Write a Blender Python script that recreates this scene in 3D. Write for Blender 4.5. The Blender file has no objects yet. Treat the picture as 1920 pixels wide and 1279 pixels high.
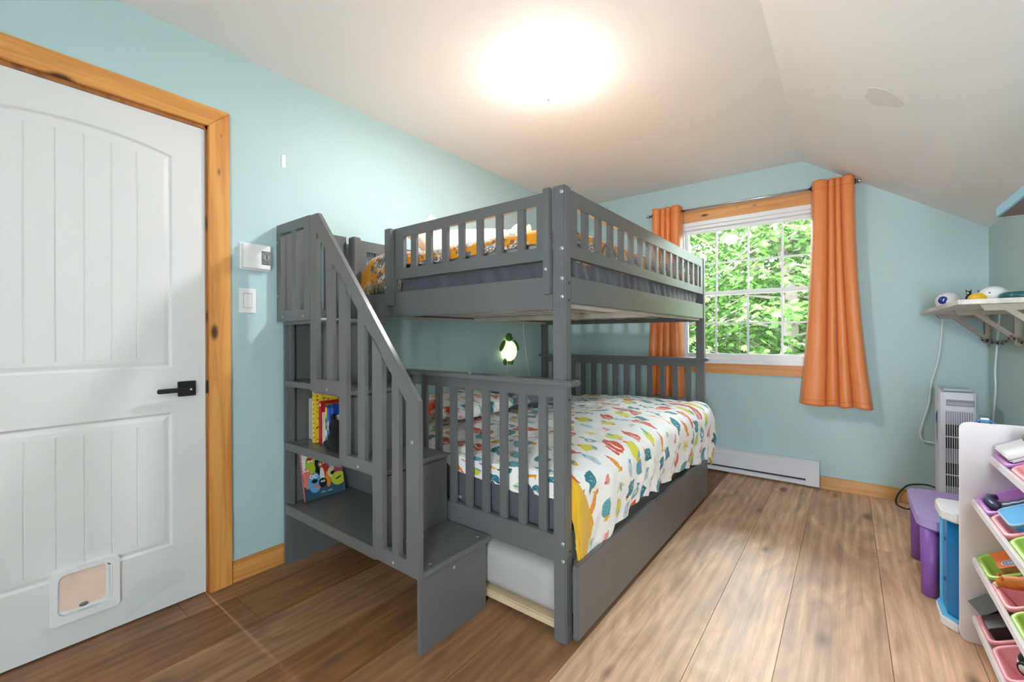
import bpy, bmesh, math, random
import numpy as np
from mathutils import Vector, Matrix
from mathutils.geometry import tessellate_polygon

scene = bpy.context.scene
COL = scene.collection
PI = math.pi

# ------------------------------------------------------------------ camera
F_PX, YAW, ROLL, CY = 815.9, math.radians(37.60), math.radians(-0.206), 630.0
CAM = Vector((2.245, 0.0, 1.13))
fwd = Vector((-math.sin(YAW), math.cos(YAW), 0))
rgt0 = Vector((math.cos(YAW), math.sin(YAW), 0))
up0 = Vector((0, 0, 1))
rgt = rgt0 * math.cos(ROLL) + up0 * math.sin(ROLL)
upv = up0 * math.cos(ROLL) - rgt0 * math.sin(ROLL)
cam_data = bpy.data.cameras.new('camera')
cam_data.sensor_width = 36.0
cam_data.lens = F_PX * 36.0 / 1920.0
cam_data.shift_y = -(639.5 - CY) / 1920.0
cam_data.clip_start = 0.02
cam = bpy.data.objects.new('camera', cam_data)
COL.objects.link(cam)
cam.matrix_world = Matrix(((rgt.x, upv.x, -fwd.x, CAM.x), (rgt.y, upv.y, -fwd.y, CAM.y),
                           (rgt.z, upv.z, -fwd.z, CAM.z), (0, 0, 0, 1)))
scene.camera = cam

# ------------------------------------------------------------------ exposure, sky, sun
scene.view_settings.view_transform = 'Standard'
scene.view_settings.look = 'None'
scene.view_settings.gamma = 1.0
scene.view_settings.use_curve_mapping = False
scene.view_settings.exposure = 1.15
scene.cycles.max_bounces = 14
scene.cycles.diffuse_bounces = 8
scene.cycles.sample_clamp_indirect = 6.0
world = bpy.data.worlds.new('sky'); scene.world = world
world.use_nodes = True
bgn = world.node_tree.nodes['Background']
bgn.inputs['Color'].default_value = (0.84, 0.93, 1.0, 1)
bgn.inputs['Strength'].default_value = 32.0
sun_d = bpy.data.lights.new('sun', 'SUN'); sun_d.energy = 2.6; sun_d.angle = 0.02
sun_d.color = (1.0, 0.95, 0.84)
sun = bpy.data.objects.new('sun', sun_d); COL.objects.link(sun)
sun.rotation_euler = Vector((0.58, 0.0, -0.80)).to_track_quat('-Z', 'Y').to_euler()
LAMP_C = (1.07, 1.83)
lamp_d = bpy.data.lights.new('lamp_bulb', 'POINT'); lamp_d.energy = 7.5; lamp_d.shadow_soft_size = 0.06
lamp_d.color = (0.97, 0.985, 1.0)
lamp_light = bpy.data.objects.new('lamp_bulb', lamp_d); COL.objects.link(lamp_light)
lamp_light.location = (LAMP_C[0], LAMP_C[1], 2.365)

disc_d = bpy.data.lights.new('lamp_downlight', 'AREA'); disc_d.shape = 'DISK'; disc_d.size = 0.14; disc_d.energy = 19.0
disc_d.color = (0.97, 0.985, 1.0)
disc = bpy.data.objects.new('lamp_downlight', disc_d); COL.objects.link(disc); disc.location = (LAMP_C[0], LAMP_C[1], 2.385)
def portal(name, loc, rot, sx, sy):
    d = bpy.data.lights.new(name, 'AREA'); d.shape = 'RECTANGLE'; d.size = sx; d.size_y = sy
    d.cycles.is_portal = True
    o = bpy.data.objects.new(name, d); COL.objects.link(o); o.location = loc; o.rotation_euler = rot
portal('daylight_portal', (1.608, 4.07, 1.50), (-PI / 2, 0, 0), 1.02, 1.21)
portal('daylight_portal', (2.68, -1.43, 1.08), (PI / 2, 0, 0), 0.46, 1.28)  # portal for the added fill window behind the viewer

# ------------------------------------------------------------------ colour and materials
def lin(c):
    out = []
    for v in c[:3]:
        v = v / 255.0
        out.append(v / 12.92 if v <= 0.04045 else ((v + 0.055) / 1.055) ** 2.4)
    return tuple(out)

def L4(c): return (*lin(c), 1.0)

MATS = {}
def new_mat(name):
    m = bpy.data.materials.new(name); m.use_nodes = True
    nt = m.node_tree
    return m, nt, nt.nodes['Principled BSDF'], nt.links

def simple(name, rgb, rough=0.5, metal=0.0, bump=0.0, bscale=60.0, spec=0.5, sheen=0.0, var=0.0, vscale=4.0, coat=0.0):
    if name in MATS: return MATS[name]
    m, nt, b, lk = new_mat(name)
    b.inputs['Base Color'].default_value = L4(rgb)
    b.inputs['Roughness'].default_value = rough
    b.inputs['Metallic'].default_value = metal
    b.inputs['Specular IOR Level'].default_value = spec
    b.inputs['Sheen Weight'].default_value = sheen
    b.inputs['Coat Weight'].default_value = coat
    tc = nt.nodes.new('ShaderNodeTexCoord')
    if bump > 0:
        n = nt.nodes.new('ShaderNodeTexNoise'); n.inputs['Scale'].default_value = bscale; n.inputs['Detail'].default_value = 3
        lk.new(tc.outputs['Object'], n.inputs['Vector'])
        bp = nt.nodes.new('ShaderNodeBump'); bp.inputs['Strength'].default_value = bump; bp.inputs['Distance'].default_value = 0.004
        lk.new(n.outputs['Fac'], bp.inputs['Height']); lk.new(bp.outputs['Normal'], b.inputs['Normal'])
    if var > 0:
        n = nt.nodes.new('ShaderNodeTexNoise'); n.inputs['Scale'].default_value = vscale; n.inputs['Detail'].default_value = 4
        lk.new(tc.outputs['Object'], n.inputs['Vector'])
        r = nt.nodes.new('ShaderNodeValToRGB')
        c = lin(rgb)
        r.color_ramp.elements[0].position = 0.3; r.color_ramp.elements[1].position = 0.7
        r.color_ramp.elements[0].color = (*[v * (1 - var) for v in c], 1)
        r.color_ramp.elements[1].color = (*[min(1, v * (1 + var)) for v in c], 1)
        lk.new(n.outputs['Fac'], r.inputs['Fac']); lk.new(r.outputs['Color'], b.inputs['Base Color'])
    MATS[name] = m
    return m

def painted(name, rough=0.6, spec=0.4, bump=0.0, bscale=200.0, sheen=0.0):
    """base colour read from the mesh's pattern attribute"""
    if name in MATS: return MATS[name]
    m, nt, b, lk = new_mat(name)
    a = nt.nodes.new('ShaderNodeAttribute'); a.attribute_name = 'pattern'
    lk.new(a.outputs['Color'], b.inputs['Base Color'])
    b.inputs['Roughness'].default_value = rough
    b.inputs['Specular IOR Level'].default_value = spec
    b.inputs['Sheen Weight'].default_value = sheen
    if bump > 0:
        tc = nt.nodes.new('ShaderNodeTexCoord')
        n = nt.nodes.new('ShaderNodeTexNoise'); n.inputs['Scale'].default_value = bscale; n.inputs['Detail'].default_value = 3
        lk.new(tc.outputs['Object'], n.inputs['Vector'])
        bp = nt.nodes.new('ShaderNodeBump'); bp.inputs['Strength'].default_value = bump; bp.inputs['Distance'].default_value = 0.004
        lk.new(n.outputs['Fac'], bp.inputs['Height']); lk.new(bp.outputs['Normal'], b.inputs['Normal'])
    MATS[name] = m
    return m

def pine(name, axis, light=(224, 158, 84), dark=(186, 112, 48), seed=0.0, thin=0):
    """varnished pine, grain along axis 0/1/2, with dark knots"""
    if name in MATS: return MATS[name]
    m, nt, b, lk = new_mat(name)
    tc = nt.nodes.new('ShaderNodeTexCoord')
    mp = nt.nodes.new('ShaderNodeMapping')
    s = [28.0, 28.0, 28.0]; s[axis] = 1.6
    mp.inputs['Scale'].default_value = s; mp.inputs['Location'].default_value = (seed, seed, seed)
    lk.new(tc.outputs['Object'], mp.inputs['Vector'])
    n = nt.nodes.new('ShaderNodeTexNoise'); n.inputs['Scale'].default_value = 1.0; n.inputs['Detail'].default_value = 5; n.inputs['Distortion'].default_value = 0.6
    lk.new(mp.outputs['Vector'], n.inputs['Vector'])
    r = nt.nodes.new('ShaderNodeValToRGB')
    r.color_ramp.elements[0].position = 0.32; r.color_ramp.elements[1].position = 0.62
    r.color_ramp.elements[0].color = L4(dark); r.color_ramp.elements[1].color = L4(light)
    lk.new(n.outputs['Fac'], r.inputs['Fac'])
    cross = [k for k in (0, 1, 2) if k not in (axis, thin)][0]
    sp = nt.nodes.new('ShaderNodeSeparateXYZ'); lk.new(tc.outputs['Object'], sp.inputs['Vector'])
    cb_ = nt.nodes.new('ShaderNodeCombineXYZ'); lk.new(sp.outputs[cross], cb_.inputs[0]); lk.new(sp.outputs[axis], cb_.inputs[1])
    mp2 = nt.nodes.new('ShaderNodeMapping')
    mp2.inputs['Scale'].default_value = (11.0, 4.6, 1.0); mp2.inputs['Location'].default_value = (seed + 0.37, seed * 0.7 + 0.21, 0)
    lk.new(cb_.outputs['Vector'], mp2.inputs['Vector'])
    v = nt.nodes.new('ShaderNodeTexVoronoi'); v.voronoi_dimensions = '2D'; v.inputs['Scale'].default_value = 1.0
    lk.new(mp2.outputs['Vector'], v.inputs['Vector'])
    r2 = nt.nodes.new('ShaderNodeValToRGB')
    r2.color_ramp.elements[0].position = 0.10; r2.color_ramp.elements[0].color = (1, 1, 1, 1)
    r2.color_ramp.elements[1].position = 0.22; r2.color_ramp.elements[1].color = (0, 0, 0, 1)
    sc_ = nt.nodes.new('ShaderNodeSeparateColor'); lk.new(v.outputs['Color'], sc_.inputs['Color'])
    gt = nt.nodes.new('ShaderNodeMath'); gt.operation = 'MULTIPLY_ADD'; gt.inputs[1].default_value = 0.45   # only some cells carry a knot, of varied size
    lk.new(sc_.outputs['Red'], gt.inputs[0]); lk.new(v.outputs['Distance'], gt.inputs[2])
    lk.new(gt.outputs['Value'], r2.inputs['Fac'])
    mx = nt.nodes.new('ShaderNodeMix'); mx.data_type = 'RGBA'
    lk.new(r2.outputs['Color'], mx.inputs['Factor']); lk.new(r.outputs['Color'], mx.inputs['A'])
    mx.inputs['B'].default_value = L4((92, 52, 26))
    lk.new(mx.outputs['Result'], b.inputs['Base Color'])
    b.inputs['Roughness'].default_value = 0.42
    MATS[name] = m
    return m

# wall paint, ceiling paint
def wall_paint():
    m, nt, b, lk = new_mat('blue_green_wall_paint')
    tc = nt.nodes.new('ShaderNodeTexCoord')
    n = nt.nodes.new('ShaderNodeTexNoise'); n.inputs['Scale'].default_value = 1.3; n.inputs['Detail'].default_value = 6
    lk.new(tc.outputs['Object'], n.inputs['Vector'])
    r = nt.nodes.new('ShaderNodeValToRGB')
    r.color_ramp.elements[0].position = 0.35; r.color_ramp.elements[1].position = 0.65
    r.color_ramp.elements[0].color = L4((178, 203, 205)); r.color_ramp.elements[1].color = L4((181, 206, 208))
    lk.new(n.outputs['Fac'], r.inputs['Fac']); lk.new(r.outputs['Color'], b.inputs['Base Color'])
    n2 = nt.nodes.new('ShaderNodeTexNoise'); n2.inputs['Scale'].default_value = 260; n2.inputs['Detail'].default_value = 2
    lk.new(tc.outputs['Object'], n2.inputs['Vector'])
    bp = nt.nodes.new('ShaderNodeBump'); bp.inputs['Strength'].default_value = 0.08; bp.inputs['Distance'].default_value = 0.003
    lk.new(n2.outputs['Fac'], bp.inputs['Height']); lk.new(bp.outputs['Normal'], b.inputs['Normal'])
    b.inputs['Roughness'].default_value = 0.55
    return m
M_WALL = wall_paint()
M_CEIL = simple('white_ceiling_paint', (240, 240, 240), 0.75, bump=0.05, bscale=180)
M_PATCH = simple('grey_filler_patch', (227, 224, 225), 0.8)
M_WHITE = simple('white_paint', (226, 224, 222), 0.42, bump=0.05, bscale=120)
M_VINYL = simple('white_vinyl', (236, 236, 237), 0.35)
M_HEATER = simple('white_enamel', (222, 223, 230), 0.35)
M_GREY = simple('grey_painted_wood', (97, 97, 97), 0.30, bump=0.06, bscale=90)
M_STEEL = simple('zinc_screw', (200, 200, 200), 0.35, metal=0.8)
M_CHROME = simple('brushed_steel', (205, 205, 210), 0.22, metal=1.0)
M_BLACK = simple('black_metal', (22, 22, 24), 0.4)
M_BLACKP = simple('black_plastic', (20, 20, 22), 0.45)
M_SLATWOOD = simple('pale_slat_wood', (196, 186, 172), 0.6, var=0.12, vscale=8)
M_BOARD = simple('raw_pine_board', (205, 180, 146), 0.6, var=0.1, vscale=10)
M_SHEET = simple('charcoal_sheet', (78, 77, 84), 0.7, bump=0.2, bscale=30, sheen=0.2)
M_LSHEET = simple('light_grey_sheet', (172, 168, 166), 0.8, bump=0.15, bscale=25)
M_PINE_Y = pine('pine_along_y', 1, seed=0.0)
M_PINE_Z = pine('pine_along_z', 2, seed=1.7)
M_PINE_X = pine('pine_along_x', 0, light=(222, 160, 96), dark=(196, 126, 66), seed=3.1, thin=1)
M_FIR_X = pine('fir_along_x', 0, light=(218, 168, 112), dark=(196, 140, 84), seed=5.3, thin=1)
M_FIR_Y = pine('fir_along_y', 1, light=(222, 158, 88), dark=(198, 128, 62), seed=6.1)

# ------------------------------------------------------------------ mesh helpers
def box(bm, x0, x1, y0, y1, z0, z1):
    vs = [bm.verts.new((x, y, z)) for z in (z0, z1) for x, y in ((x0, y0), (x1, y0), (x1, y1), (x0, y1))]
    for f in ((3, 2, 1, 0), (4, 5, 6, 7), (0, 1, 5, 4), (1, 2, 6, 5), (2, 3, 7, 6), (3, 0, 4, 7)):
        bm.faces.new([vs[i] for i in f])
    return vs

def link_mesh(name, me, mat=None, parent=None, smooth=False):
    if smooth:
        me.polygons.foreach_set('use_smooth', [True] * len(me.polygons))
    o = bpy.data.objects.new(name, me)
    COL.objects.link(o)
    if mat is not None:
        for mm in (mat if isinstance(mat, (list, tuple)) else [mat]):
            me.materials.append(mm)
    if parent is not None:
        o.parent = parent
        w = Matrix.Identity(4); q = parent
        chain = []
        while q is not None:
            chain.append(q); q = q.parent
        for q in reversed(chain):
            w = w @ q.matrix_parent_inverse @ q.matrix_basis
        o.matrix_parent_inverse = w.inverted()
    return o

def obj(name, bm, mat, parent=None, smooth=False, bev=0.0, seg=2):
    if bev > 0:
        bmesh.ops.bevel(bm, geom=list(bm.edges), offset=bev, segments=seg, affect='EDGES', clamp_overlap=True)
    bmesh.ops.recalc_face_normals(bm, faces=list(bm.faces))
    me = bpy.data.meshes.new(name)
    bm.to_mesh(me); bm.free()
    return link_mesh(name, me, mat, parent, smooth)

def boxes(name, blist, mat, parent=None, bev=0.0, seg=2):
    bm = bmesh.new()
    for b in blist: box(bm, *b)
    return obj(name, bm, mat, parent, bev=bev, seg=seg)

def thing(name, label, cat, loc=(0, 0, 0), group=None):
    o = bpy.data.objects.new(name, None); COL.objects.link(o)
    o.empty_display_size = 0.05
    o.location = loc
    return tag(o, label, cat, group)

def tag(o, label, cat, group=None):
    o['label'] = label; o['category'] = cat
    if group: o['group'] = group
    return o

def structure(o, label=None):
    o['kind'] = 'structure'
    if label: o['label'] = label
    return o

def tube_bm(bm, pts, r, seg=8, caps=True):
    pts = [Vector(p) for p in pts]
    rr = r if isinstance(r, (list, tuple)) else [r] * len(pts)
    rings = []
    prev = None
    for i, p in enumerate(pts):
        a = pts[max(0, i - 1)]; c = pts[min(len(pts) - 1, i + 1)]
        t = (c - a).normalized()
        if prev is None:
            n = t.orthogonal().normalized()
        else:
            n = (prev - t * prev.dot(t))
            n = n.normalized() if n.length > 1e-6 else t.orthogonal().normalized()
        prev = n
        b = t.cross(n)
        rings.append([bm.verts.new(p + n * (rr[i] * math.cos(2 * PI * k / seg)) + b * (rr[i] * math.sin(2 * PI * k / seg))) for k in range(seg)])
    for i in range(len(rings) - 1):
        for k in range(seg):
            bm.faces.new((rings[i][k], rings[i][(k + 1) % seg], rings[i + 1][(k + 1) % seg], rings[i + 1][k]))
    if caps:
        bm.faces.new(rings[0][::-1]); bm.faces.new(rings[-1])

def tube(name, pts, r, mat, parent=None, seg=8, smooth=True):
    bm = bmesh.new(); tube_bm(bm, pts, r, seg)
    return obj(name, bm, mat, parent, smooth)

def curve_pts(ctrl, n=8):
    """Catmull-Rom through the control points"""
    c = [Vector(p) for p in ctrl]
    c = [c[0] * 2 - c[1]] + c + [c[-1] * 2 - c[-2]]
    out = []
    for i in range(1, len(c) - 2):
        for k in range(n):
            t = k / n
            out.append(0.5 * ((2 * c[i]) + (c[i + 1] - c[i - 1]) * t + (2 * c[i - 1] - 5 * c[i] + 4 * c[i + 1] - c[i + 2]) * t * t
                              + (3 * c[i] - c[i - 1] - 3 * c[i + 1] + c[i + 2]) * t ** 3))
    out.append(c[-2])
    return out

def lathe_bm(bm, prof, centre, axis=(0, 0, 1), seg=32):
    ax = Vector(axis).normalized(); u = ax.orthogonal().normalized(); v = ax.cross(u); c = Vector(centre)
    rings = []
    for r, h in prof:
        if r < 1e-6:
            rings.append([bm.verts.new(c + ax * h)])
        else:
            rings.append([bm.verts.new(c + ax * h + u * (r * math.cos(2 * PI * k / seg)) + v * (r * math.sin(2 * PI * k / seg))) for k in range(seg)])
    for a, b in zip(rings, rings[1:]):
        for k in range(seg):
            k2 = (k + 1) % seg
            if len(a) == 1 and len(b) == 1: continue
            if len(a) == 1: bm.faces.new((a[0], b[k], b[k2]))
            elif len(b) == 1: bm.faces.new((a[k], a[k2], b[0]))
            else: bm.faces.new((a[k], a[k2], b[k2], b[k]))

def lathe(name, prof, centre, mat, parent=None, axis=(0, 0, 1), seg=32, smooth=True):
    bm = bmesh.new(); lathe_bm(bm, prof, centre, axis, seg)
    return obj(name, bm, mat, parent, smooth)

def ellipsoid_bm(bm, c, r, rot=None, seg=24, rings=14):
    res = bmesh.ops.create_uvsphere(bm, u_segments=seg, v_segments=rings, radius=1.0)
    M = Matrix.Translation(Vector(c)) @ (rot if rot is not None else Matrix.Identity(4)) @ Matrix.Diagonal((*r, 1))
    bmesh.ops.transform(bm, matrix=M, verts=res['verts'])

def ellipsoid(name, c, r, mat, parent=None, rot=None, seg=24, rings=14):
    bm = bmesh.new(); ellipsoid_bm(bm, c, r, rot, seg, rings)
    return obj(name, bm, mat, parent, True)

def prism_bm(bm, poly, axis, a, b):
    """polygon of (u,v) extruded along axis between a and b; axis 0: (y,z), 1: (x,z), 2: (x,y)"""
    def P(u, v, w):
        return (w, u, v) if axis == 0 else ((u, w, v) if axis == 1 else (u, v, w))
    A = [bm.verts.new(P(u, v, a)) for u, v in poly]; B = [bm.verts.new(P(u, v, b)) for u, v in poly]
    n = len(poly)
    bm.faces.new(A[::-1]); bm.faces.new(B)
    for i in range(n):
        bm.faces.new((A[i], A[(i + 1) % n], B[(i + 1) % n], B[i]))

def prism(name, poly, axis, a, b, mat, parent=None, bev=0.0, seg=2):
    bm = bmesh.new(); prism_bm(bm, poly, axis, a, b)
    return obj(name, bm, mat, parent, bev=bev, seg=seg)

def rounded_rect(x0, x1, y0, y1, r, n=6):
    pts = []
    for cx, cy, a0 in ((x1 - r, y0 + r, -90), (x1 - r, y1 - r, 0), (x0 + r, y1 - r, 90), (x0 + r, y0 + r, 180)):
        for k in range(n + 1):
            a = math.radians(a0 + 90 * k / n)
            pts.append((cx + r * math.cos(a), cy + r * math.sin(a)))
    return pts

def disc_bm(bm, c, axis, r, t, seg=14):
    lathe_bm(bm, [(0, 0), (r, 0), (r, t * 0.6), (r * 0.75, t), (r * 0.42, t), (r * 0.36, t * 0.4), (0, t * 0.4)], c, axis, seg)

def bolt(c, axis, parent, r=0.006, t=0.0025, mat=None, name='bolt'):
    bm = bmesh.new(); disc_bm(bm, c, axis, r, t)
    return obj(name, bm, mat or M_STEEL, parent)

# pattern raster: colours on a regular grid of (nv, nu) points covering w x h metres
class Canvas:
    def __init__(s, nu, nv, w, h, base):
        s.u, s.v = np.meshgrid(np.linspace(0, w, nu), np.linspace(0, h, nv))
        s.c = np.empty((nv, nu, 3)); s.c[:] = lin(base)
        s.w, s.h = w, h
    def ell(s, cx, cy, rx, ry, col, rot=0.0):
        R = max(rx, ry)
        j0, j1 = np.searchsorted(s.u[0], (cx - R, cx + R)); i0, i1 = np.searchsorted(s.v[:, 0], (cy - R, cy + R))
        if j1 <= j0 or i1 <= i0: return
        U = s.u[i0:i1, j0:j1] - cx; V = s.v[i0:i1, j0:j1] - cy
        ca, sa = math.cos(rot), math.sin(rot)
        a = U * ca + V * sa; b = -U * sa + V * ca
        m = (a / rx) ** 2 + (b / ry) ** 2 <= 1
        s.c[i0:i1, j0:j1][m] = lin(col)
    def poly(s, pts, col):
        xs = [p[0] for p in pts]; ys = [p[1] for p in pts]
        j0, j1 = np.searchsorted(s.u[0], (min(xs), max(xs))); i0, i1 = np.searchsorted(s.v[:, 0], (min(ys), max(ys)))
        if j1 <= j0 or i1 <= i0: return
        U = s.u[i0:i1, j0:j1]; V = s.v[i0:i1, j0:j1]
        m = np.zeros(U.shape, bool)
        n = len(pts)
        for k in range(n):
            x0, y0 = pts[k]; x1, y1 = pts[(k + 1) % n]
            if y0 == y1: continue
            cond = ((y0 > V) != (y1 > V)) & (U < (x1 - x0) * (V - y0) / (y1 - y0) + x0)
            m ^= cond
        s.c[i0:i1, j0:j1][m] = lin(col)

def grid_mesh(name, P, colours=None, flip=False):
    nv, nu = P.shape[:2]
    idx = np.arange(nv * nu).reshape(nv, nu)
    q = np.stack([idx[:-1, :-1], idx[:-1, 1:], idx[1:, 1:], idx[1:, :-1]], -1).reshape(-1, 4)
    if flip: q = q[:, ::-1]
    me = bpy.data.meshes.new(name)
    me.vertices.add(nv * nu); me.vertices.foreach_set('co', P.reshape(-1).astype(np.float32))
    me.loops.add(q.size); me.loops.foreach_set('vertex_index', q.reshape(-1).astype(np.int32))
    me.polygons.add(len(q)); me.polygons.foreach_set('loop_start', np.arange(0, q.size, 4, dtype=np.int32))
    me.polygons.foreach_set('use_smooth', np.ones(len(q), bool))
    me.update(calc_edges=True)
    if colours is not None:
        at = me.attributes.new('pattern', 'FLOAT_COLOR', 'POINT')
        c = np.ones((nv * nu, 4), np.float32); c[:, :3] = colours.reshape(-1, 3)
        at.data.foreach_set('color', c.reshape(-1))
    return me

_rs = np.random.RandomState(7)
def noise2(u, v, scale, seed=0, octaves=3):
    """smooth value noise on arrays"""
    out = np.zeros_like(u); amp = 1.0; tot = 0
    for o in range(octaves):
        rs = np.random.RandomState(seed * 17 + o); T = rs.rand(64, 64)
        x = u * scale * 2 ** o + 31.7; y = v * scale * 2 ** o + 11.3
        xi = np.floor(x).astype(int); yi = np.floor(y).astype(int)
        fx = x - xi; fy = y - yi; fx = fx * fx * (3 - 2 * fx); fy = fy * fy * (3 - 2 * fy)
        a = T[yi % 64, xi % 64]; b = T[yi % 64, (xi + 1) % 64]; c = T[(yi + 1) % 64, xi % 64]; d = T[(yi + 1) % 64, (xi + 1) % 64]
        out += amp * ((a * (1 - fx) + b * fx) * (1 - fy) + (c * (1 - fx) + d * fx) * fy - 0.5); tot += amp; amp *= 0.5
    return out / tot * 2
# ================================================================== ROOM
X1, Y0, Y1, H = 2.942, -1.3, 3.94, 2.44
XC, ZR = 1.98, 1.79            # slope starts here / meets the right wall here
T = 0.12

# floor: boards running away along y, each board its own tone
def floor_mat():
    m, nt, b, lk = new_mat('worn_floor_boards')
    at = nt.nodes.new('ShaderNodeAttribute'); at.attribute_name = 'board'
    tc = nt.nodes.new('ShaderNodeTexCoord')
    off = nt.nodes.new('ShaderNodeVectorMath'); off.operation = 'MULTIPLY_ADD'
    off.inputs[1].default_value = (7.0, 13.0, 5.0)
    lk.new(at.outputs['Color'], off.inputs[0]); lk.new(tc.outputs['Object'], off.inputs[2])
    def mapped(s):
        mp = nt.nodes.new('ShaderNodeMapping'); mp.inputs['Scale'].default_value = s
        lk.new(off.outputs['Vector'], mp.inputs['Vector']); return mp
    def noise(mp, scale, detail, dist=0.0):
        n = nt.nodes.new('ShaderNodeTexNoise'); n.inputs['Scale'].default_value = scale; n.inputs['Detail'].default_value = detail
        n.inputs['Distortion'].default_value = dist; lk.new(mp.outputs['Vector'], n.inputs['Vector']); return n
    def ramp(src, p0, p1, c0, c1):
        r = nt.nodes.new('ShaderNodeValToRGB'); r.color_ramp.elements[0].position = p0; r.color_ramp.elements[1].position = p1
        r.color_ramp.elements[0].color = c0; r.color_ramp.elements[1].color = c1; lk.new(src, r.inputs['Fac']); return r
    def mix(fac, a, bb, mode='MIX'):
        x = nt.nodes.new('ShaderNodeMix'); x.data_type = 'RGBA'; x.blend_type = mode
        if isinstance(fac, float): x.inputs['Factor'].default_value = fac
        else: lk.new(fac, x.inputs['Factor'])
        lk.new(a, x.inputs['A'])
        if isinstance(bb, tuple): x.inputs['B'].default_value = bb
        else: lk.new(bb, x.inputs['B'])
        return x.outputs['Result']
    grain = noise(mapped((55, 2.2, 1)), 1.0, 6, 0.8)
    base = ramp(grain.outputs['Fac'], 0.30, 0.72, (0.84, 0.82, 0.80, 1), (1.08, 1.08, 1.08, 1))
    fine = noise(mapped((190, 5.0, 1)), 1.0, 3, 0.3)
    fr_ = ramp(fine.outputs['Fac'], 0.30, 0.70, (0.90, 0.89, 0.88, 1), (1.07, 1.07, 1.07, 1))
    broad = noise(mapped((6.5, 1.5, 1)), 1.0, 7, 2.2)
    br = ramp(broad.outputs['Fac'], 0.34, 0.66, (0.68, 0.64, 0.61, 1), (1.10, 1.09, 1.08, 1))
    c = mix(1.0, base.outputs['Color'], br.outputs['Color'], 'MULTIPLY')
    c = mix(1.0, c, fr_.outputs['Color'], 'MULTIPLY')
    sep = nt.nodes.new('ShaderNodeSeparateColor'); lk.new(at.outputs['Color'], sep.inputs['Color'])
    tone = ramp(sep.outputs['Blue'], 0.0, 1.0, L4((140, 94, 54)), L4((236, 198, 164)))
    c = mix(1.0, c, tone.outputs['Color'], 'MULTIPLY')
    # cathedral grain
    wv = nt.nodes.new('ShaderNodeTexWave'); wv.wave_type = 'BANDS'; wv.bands_direction = 'X'; wv.inputs['Scale'].default_value = 1.0
    wv.inputs['Distortion'].default_value = 9.0; wv.inputs['Detail'].default_value = 3.0; wv.inputs['Detail Scale'].default_value = 0.9
    lk.new(mapped((7.0, 0.8, 1)).outputs['Vector'], wv.inputs['Vector'])
    wr = ramp(wv.outputs['Fac'], 0.0, 1.0, (0.88, 0.86, 0.84, 1), (1.05, 1.05, 1.05, 1))
    c = mix(1.0, c, wr.outputs['Color'], 'MULTIPLY')
    # knots
    v = nt.nodes.new('ShaderNodeTexVoronoi'); v.voronoi_dimensions = '2D'; v.inputs['Scale'].default_value = 1.0; v.inputs['Randomness'].default_value = 1.0
    lk.new(mapped((5.2, 2.1, 1)).outputs['Vector'], v.inputs['Vector'])
    vs_ = nt.nodes.new('ShaderNodeSeparateColor'); lk.new(v.outputs['Color'], vs_.inputs['Color'])
    kd = nt.nodes.new('ShaderNodeMath'); kd.operation = 'MULTIPLY_ADD'; kd.inputs[1].default_value = 0.42
    lk.new(vs_.outputs['Red'], kd.inputs[0]); lk.new(v.outputs['Distance'], kd.inputs[2])
    class _K: outputs = {'Distance': kd.outputs['Value']}
    v = _K
    k = ramp(v.outputs['Distance'], 0.06, 0.20, (0.80, 0.80, 0.80, 1), (0, 0, 0, 1))
    c = mix(k.outputs['Color'], c, L4((96, 72, 56)))
    # pale scratches
    w = nt.nodes.new('ShaderNodeTexVoronoi'); w.voronoi_dimensions = '2D'; w.feature = 'DISTANCE_TO_EDGE'; w.inputs['Scale'].default_value = 1.0
    wn = noise(mapped((9, 9, 1)), 1.0, 2)
    wm = nt.nodes.new('ShaderNodeMapping'); wm.inputs['Scale'].default_value = (34, 21, 1); wm.inputs['Rotation'].default_value = (0, 0, 0.6)
    lk.new(tc.outputs['Object'], wm.inputs['Vector'])
    wa = nt.nodes.new('ShaderNodeMix'); wa.data_type = 'RGBA'; wa.inputs['Factor'].default_value = 0.5
    lk.new(wm.outputs['Vector'], wa.inputs['A']); lk.new(wn.outputs['Color'], wa.inputs['B'])
    lk.new(wa.outputs['Result'], w.inputs['Vector'])
    s1 = ramp(w.outputs['Distance'], 0.004, 0.012, (1, 1, 1, 1), (0, 0, 0, 1))
    gate = noise(mapped((3, 2, 1)), 2.0, 3)
    g1 = ramp(gate.outputs['Fac'], 0.52, 0.60, (0, 0, 0, 1), (0.22, 0.22, 0.22, 1))
    sf = mix(1.0, s1.outputs['Color'], g1.outputs['Color'], 'MULTIPLY')
    c = mix(sf, c, L4((190, 160, 126)))
    lk.new(c, b.inputs['Base Color'])
    rr = ramp(broad.outputs['Fac'], 0.3, 0.7, (0.48, 0.48, 0.48, 1), (0.60, 0.60, 0.60, 1))
    lk.new(rr.outputs['Color'], b.inputs['Roughness'])
    bp = nt.nodes.new('ShaderNodeBump'); bp.inputs['Strength'].default_value = 0.15; bp.inputs['Distance'].default_value = 0.004
    lk.new(grain.outputs['Fac'], bp.inputs['Height']); lk.new(bp.outputs['Normal'], b.inputs['Normal'])
    return m

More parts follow.
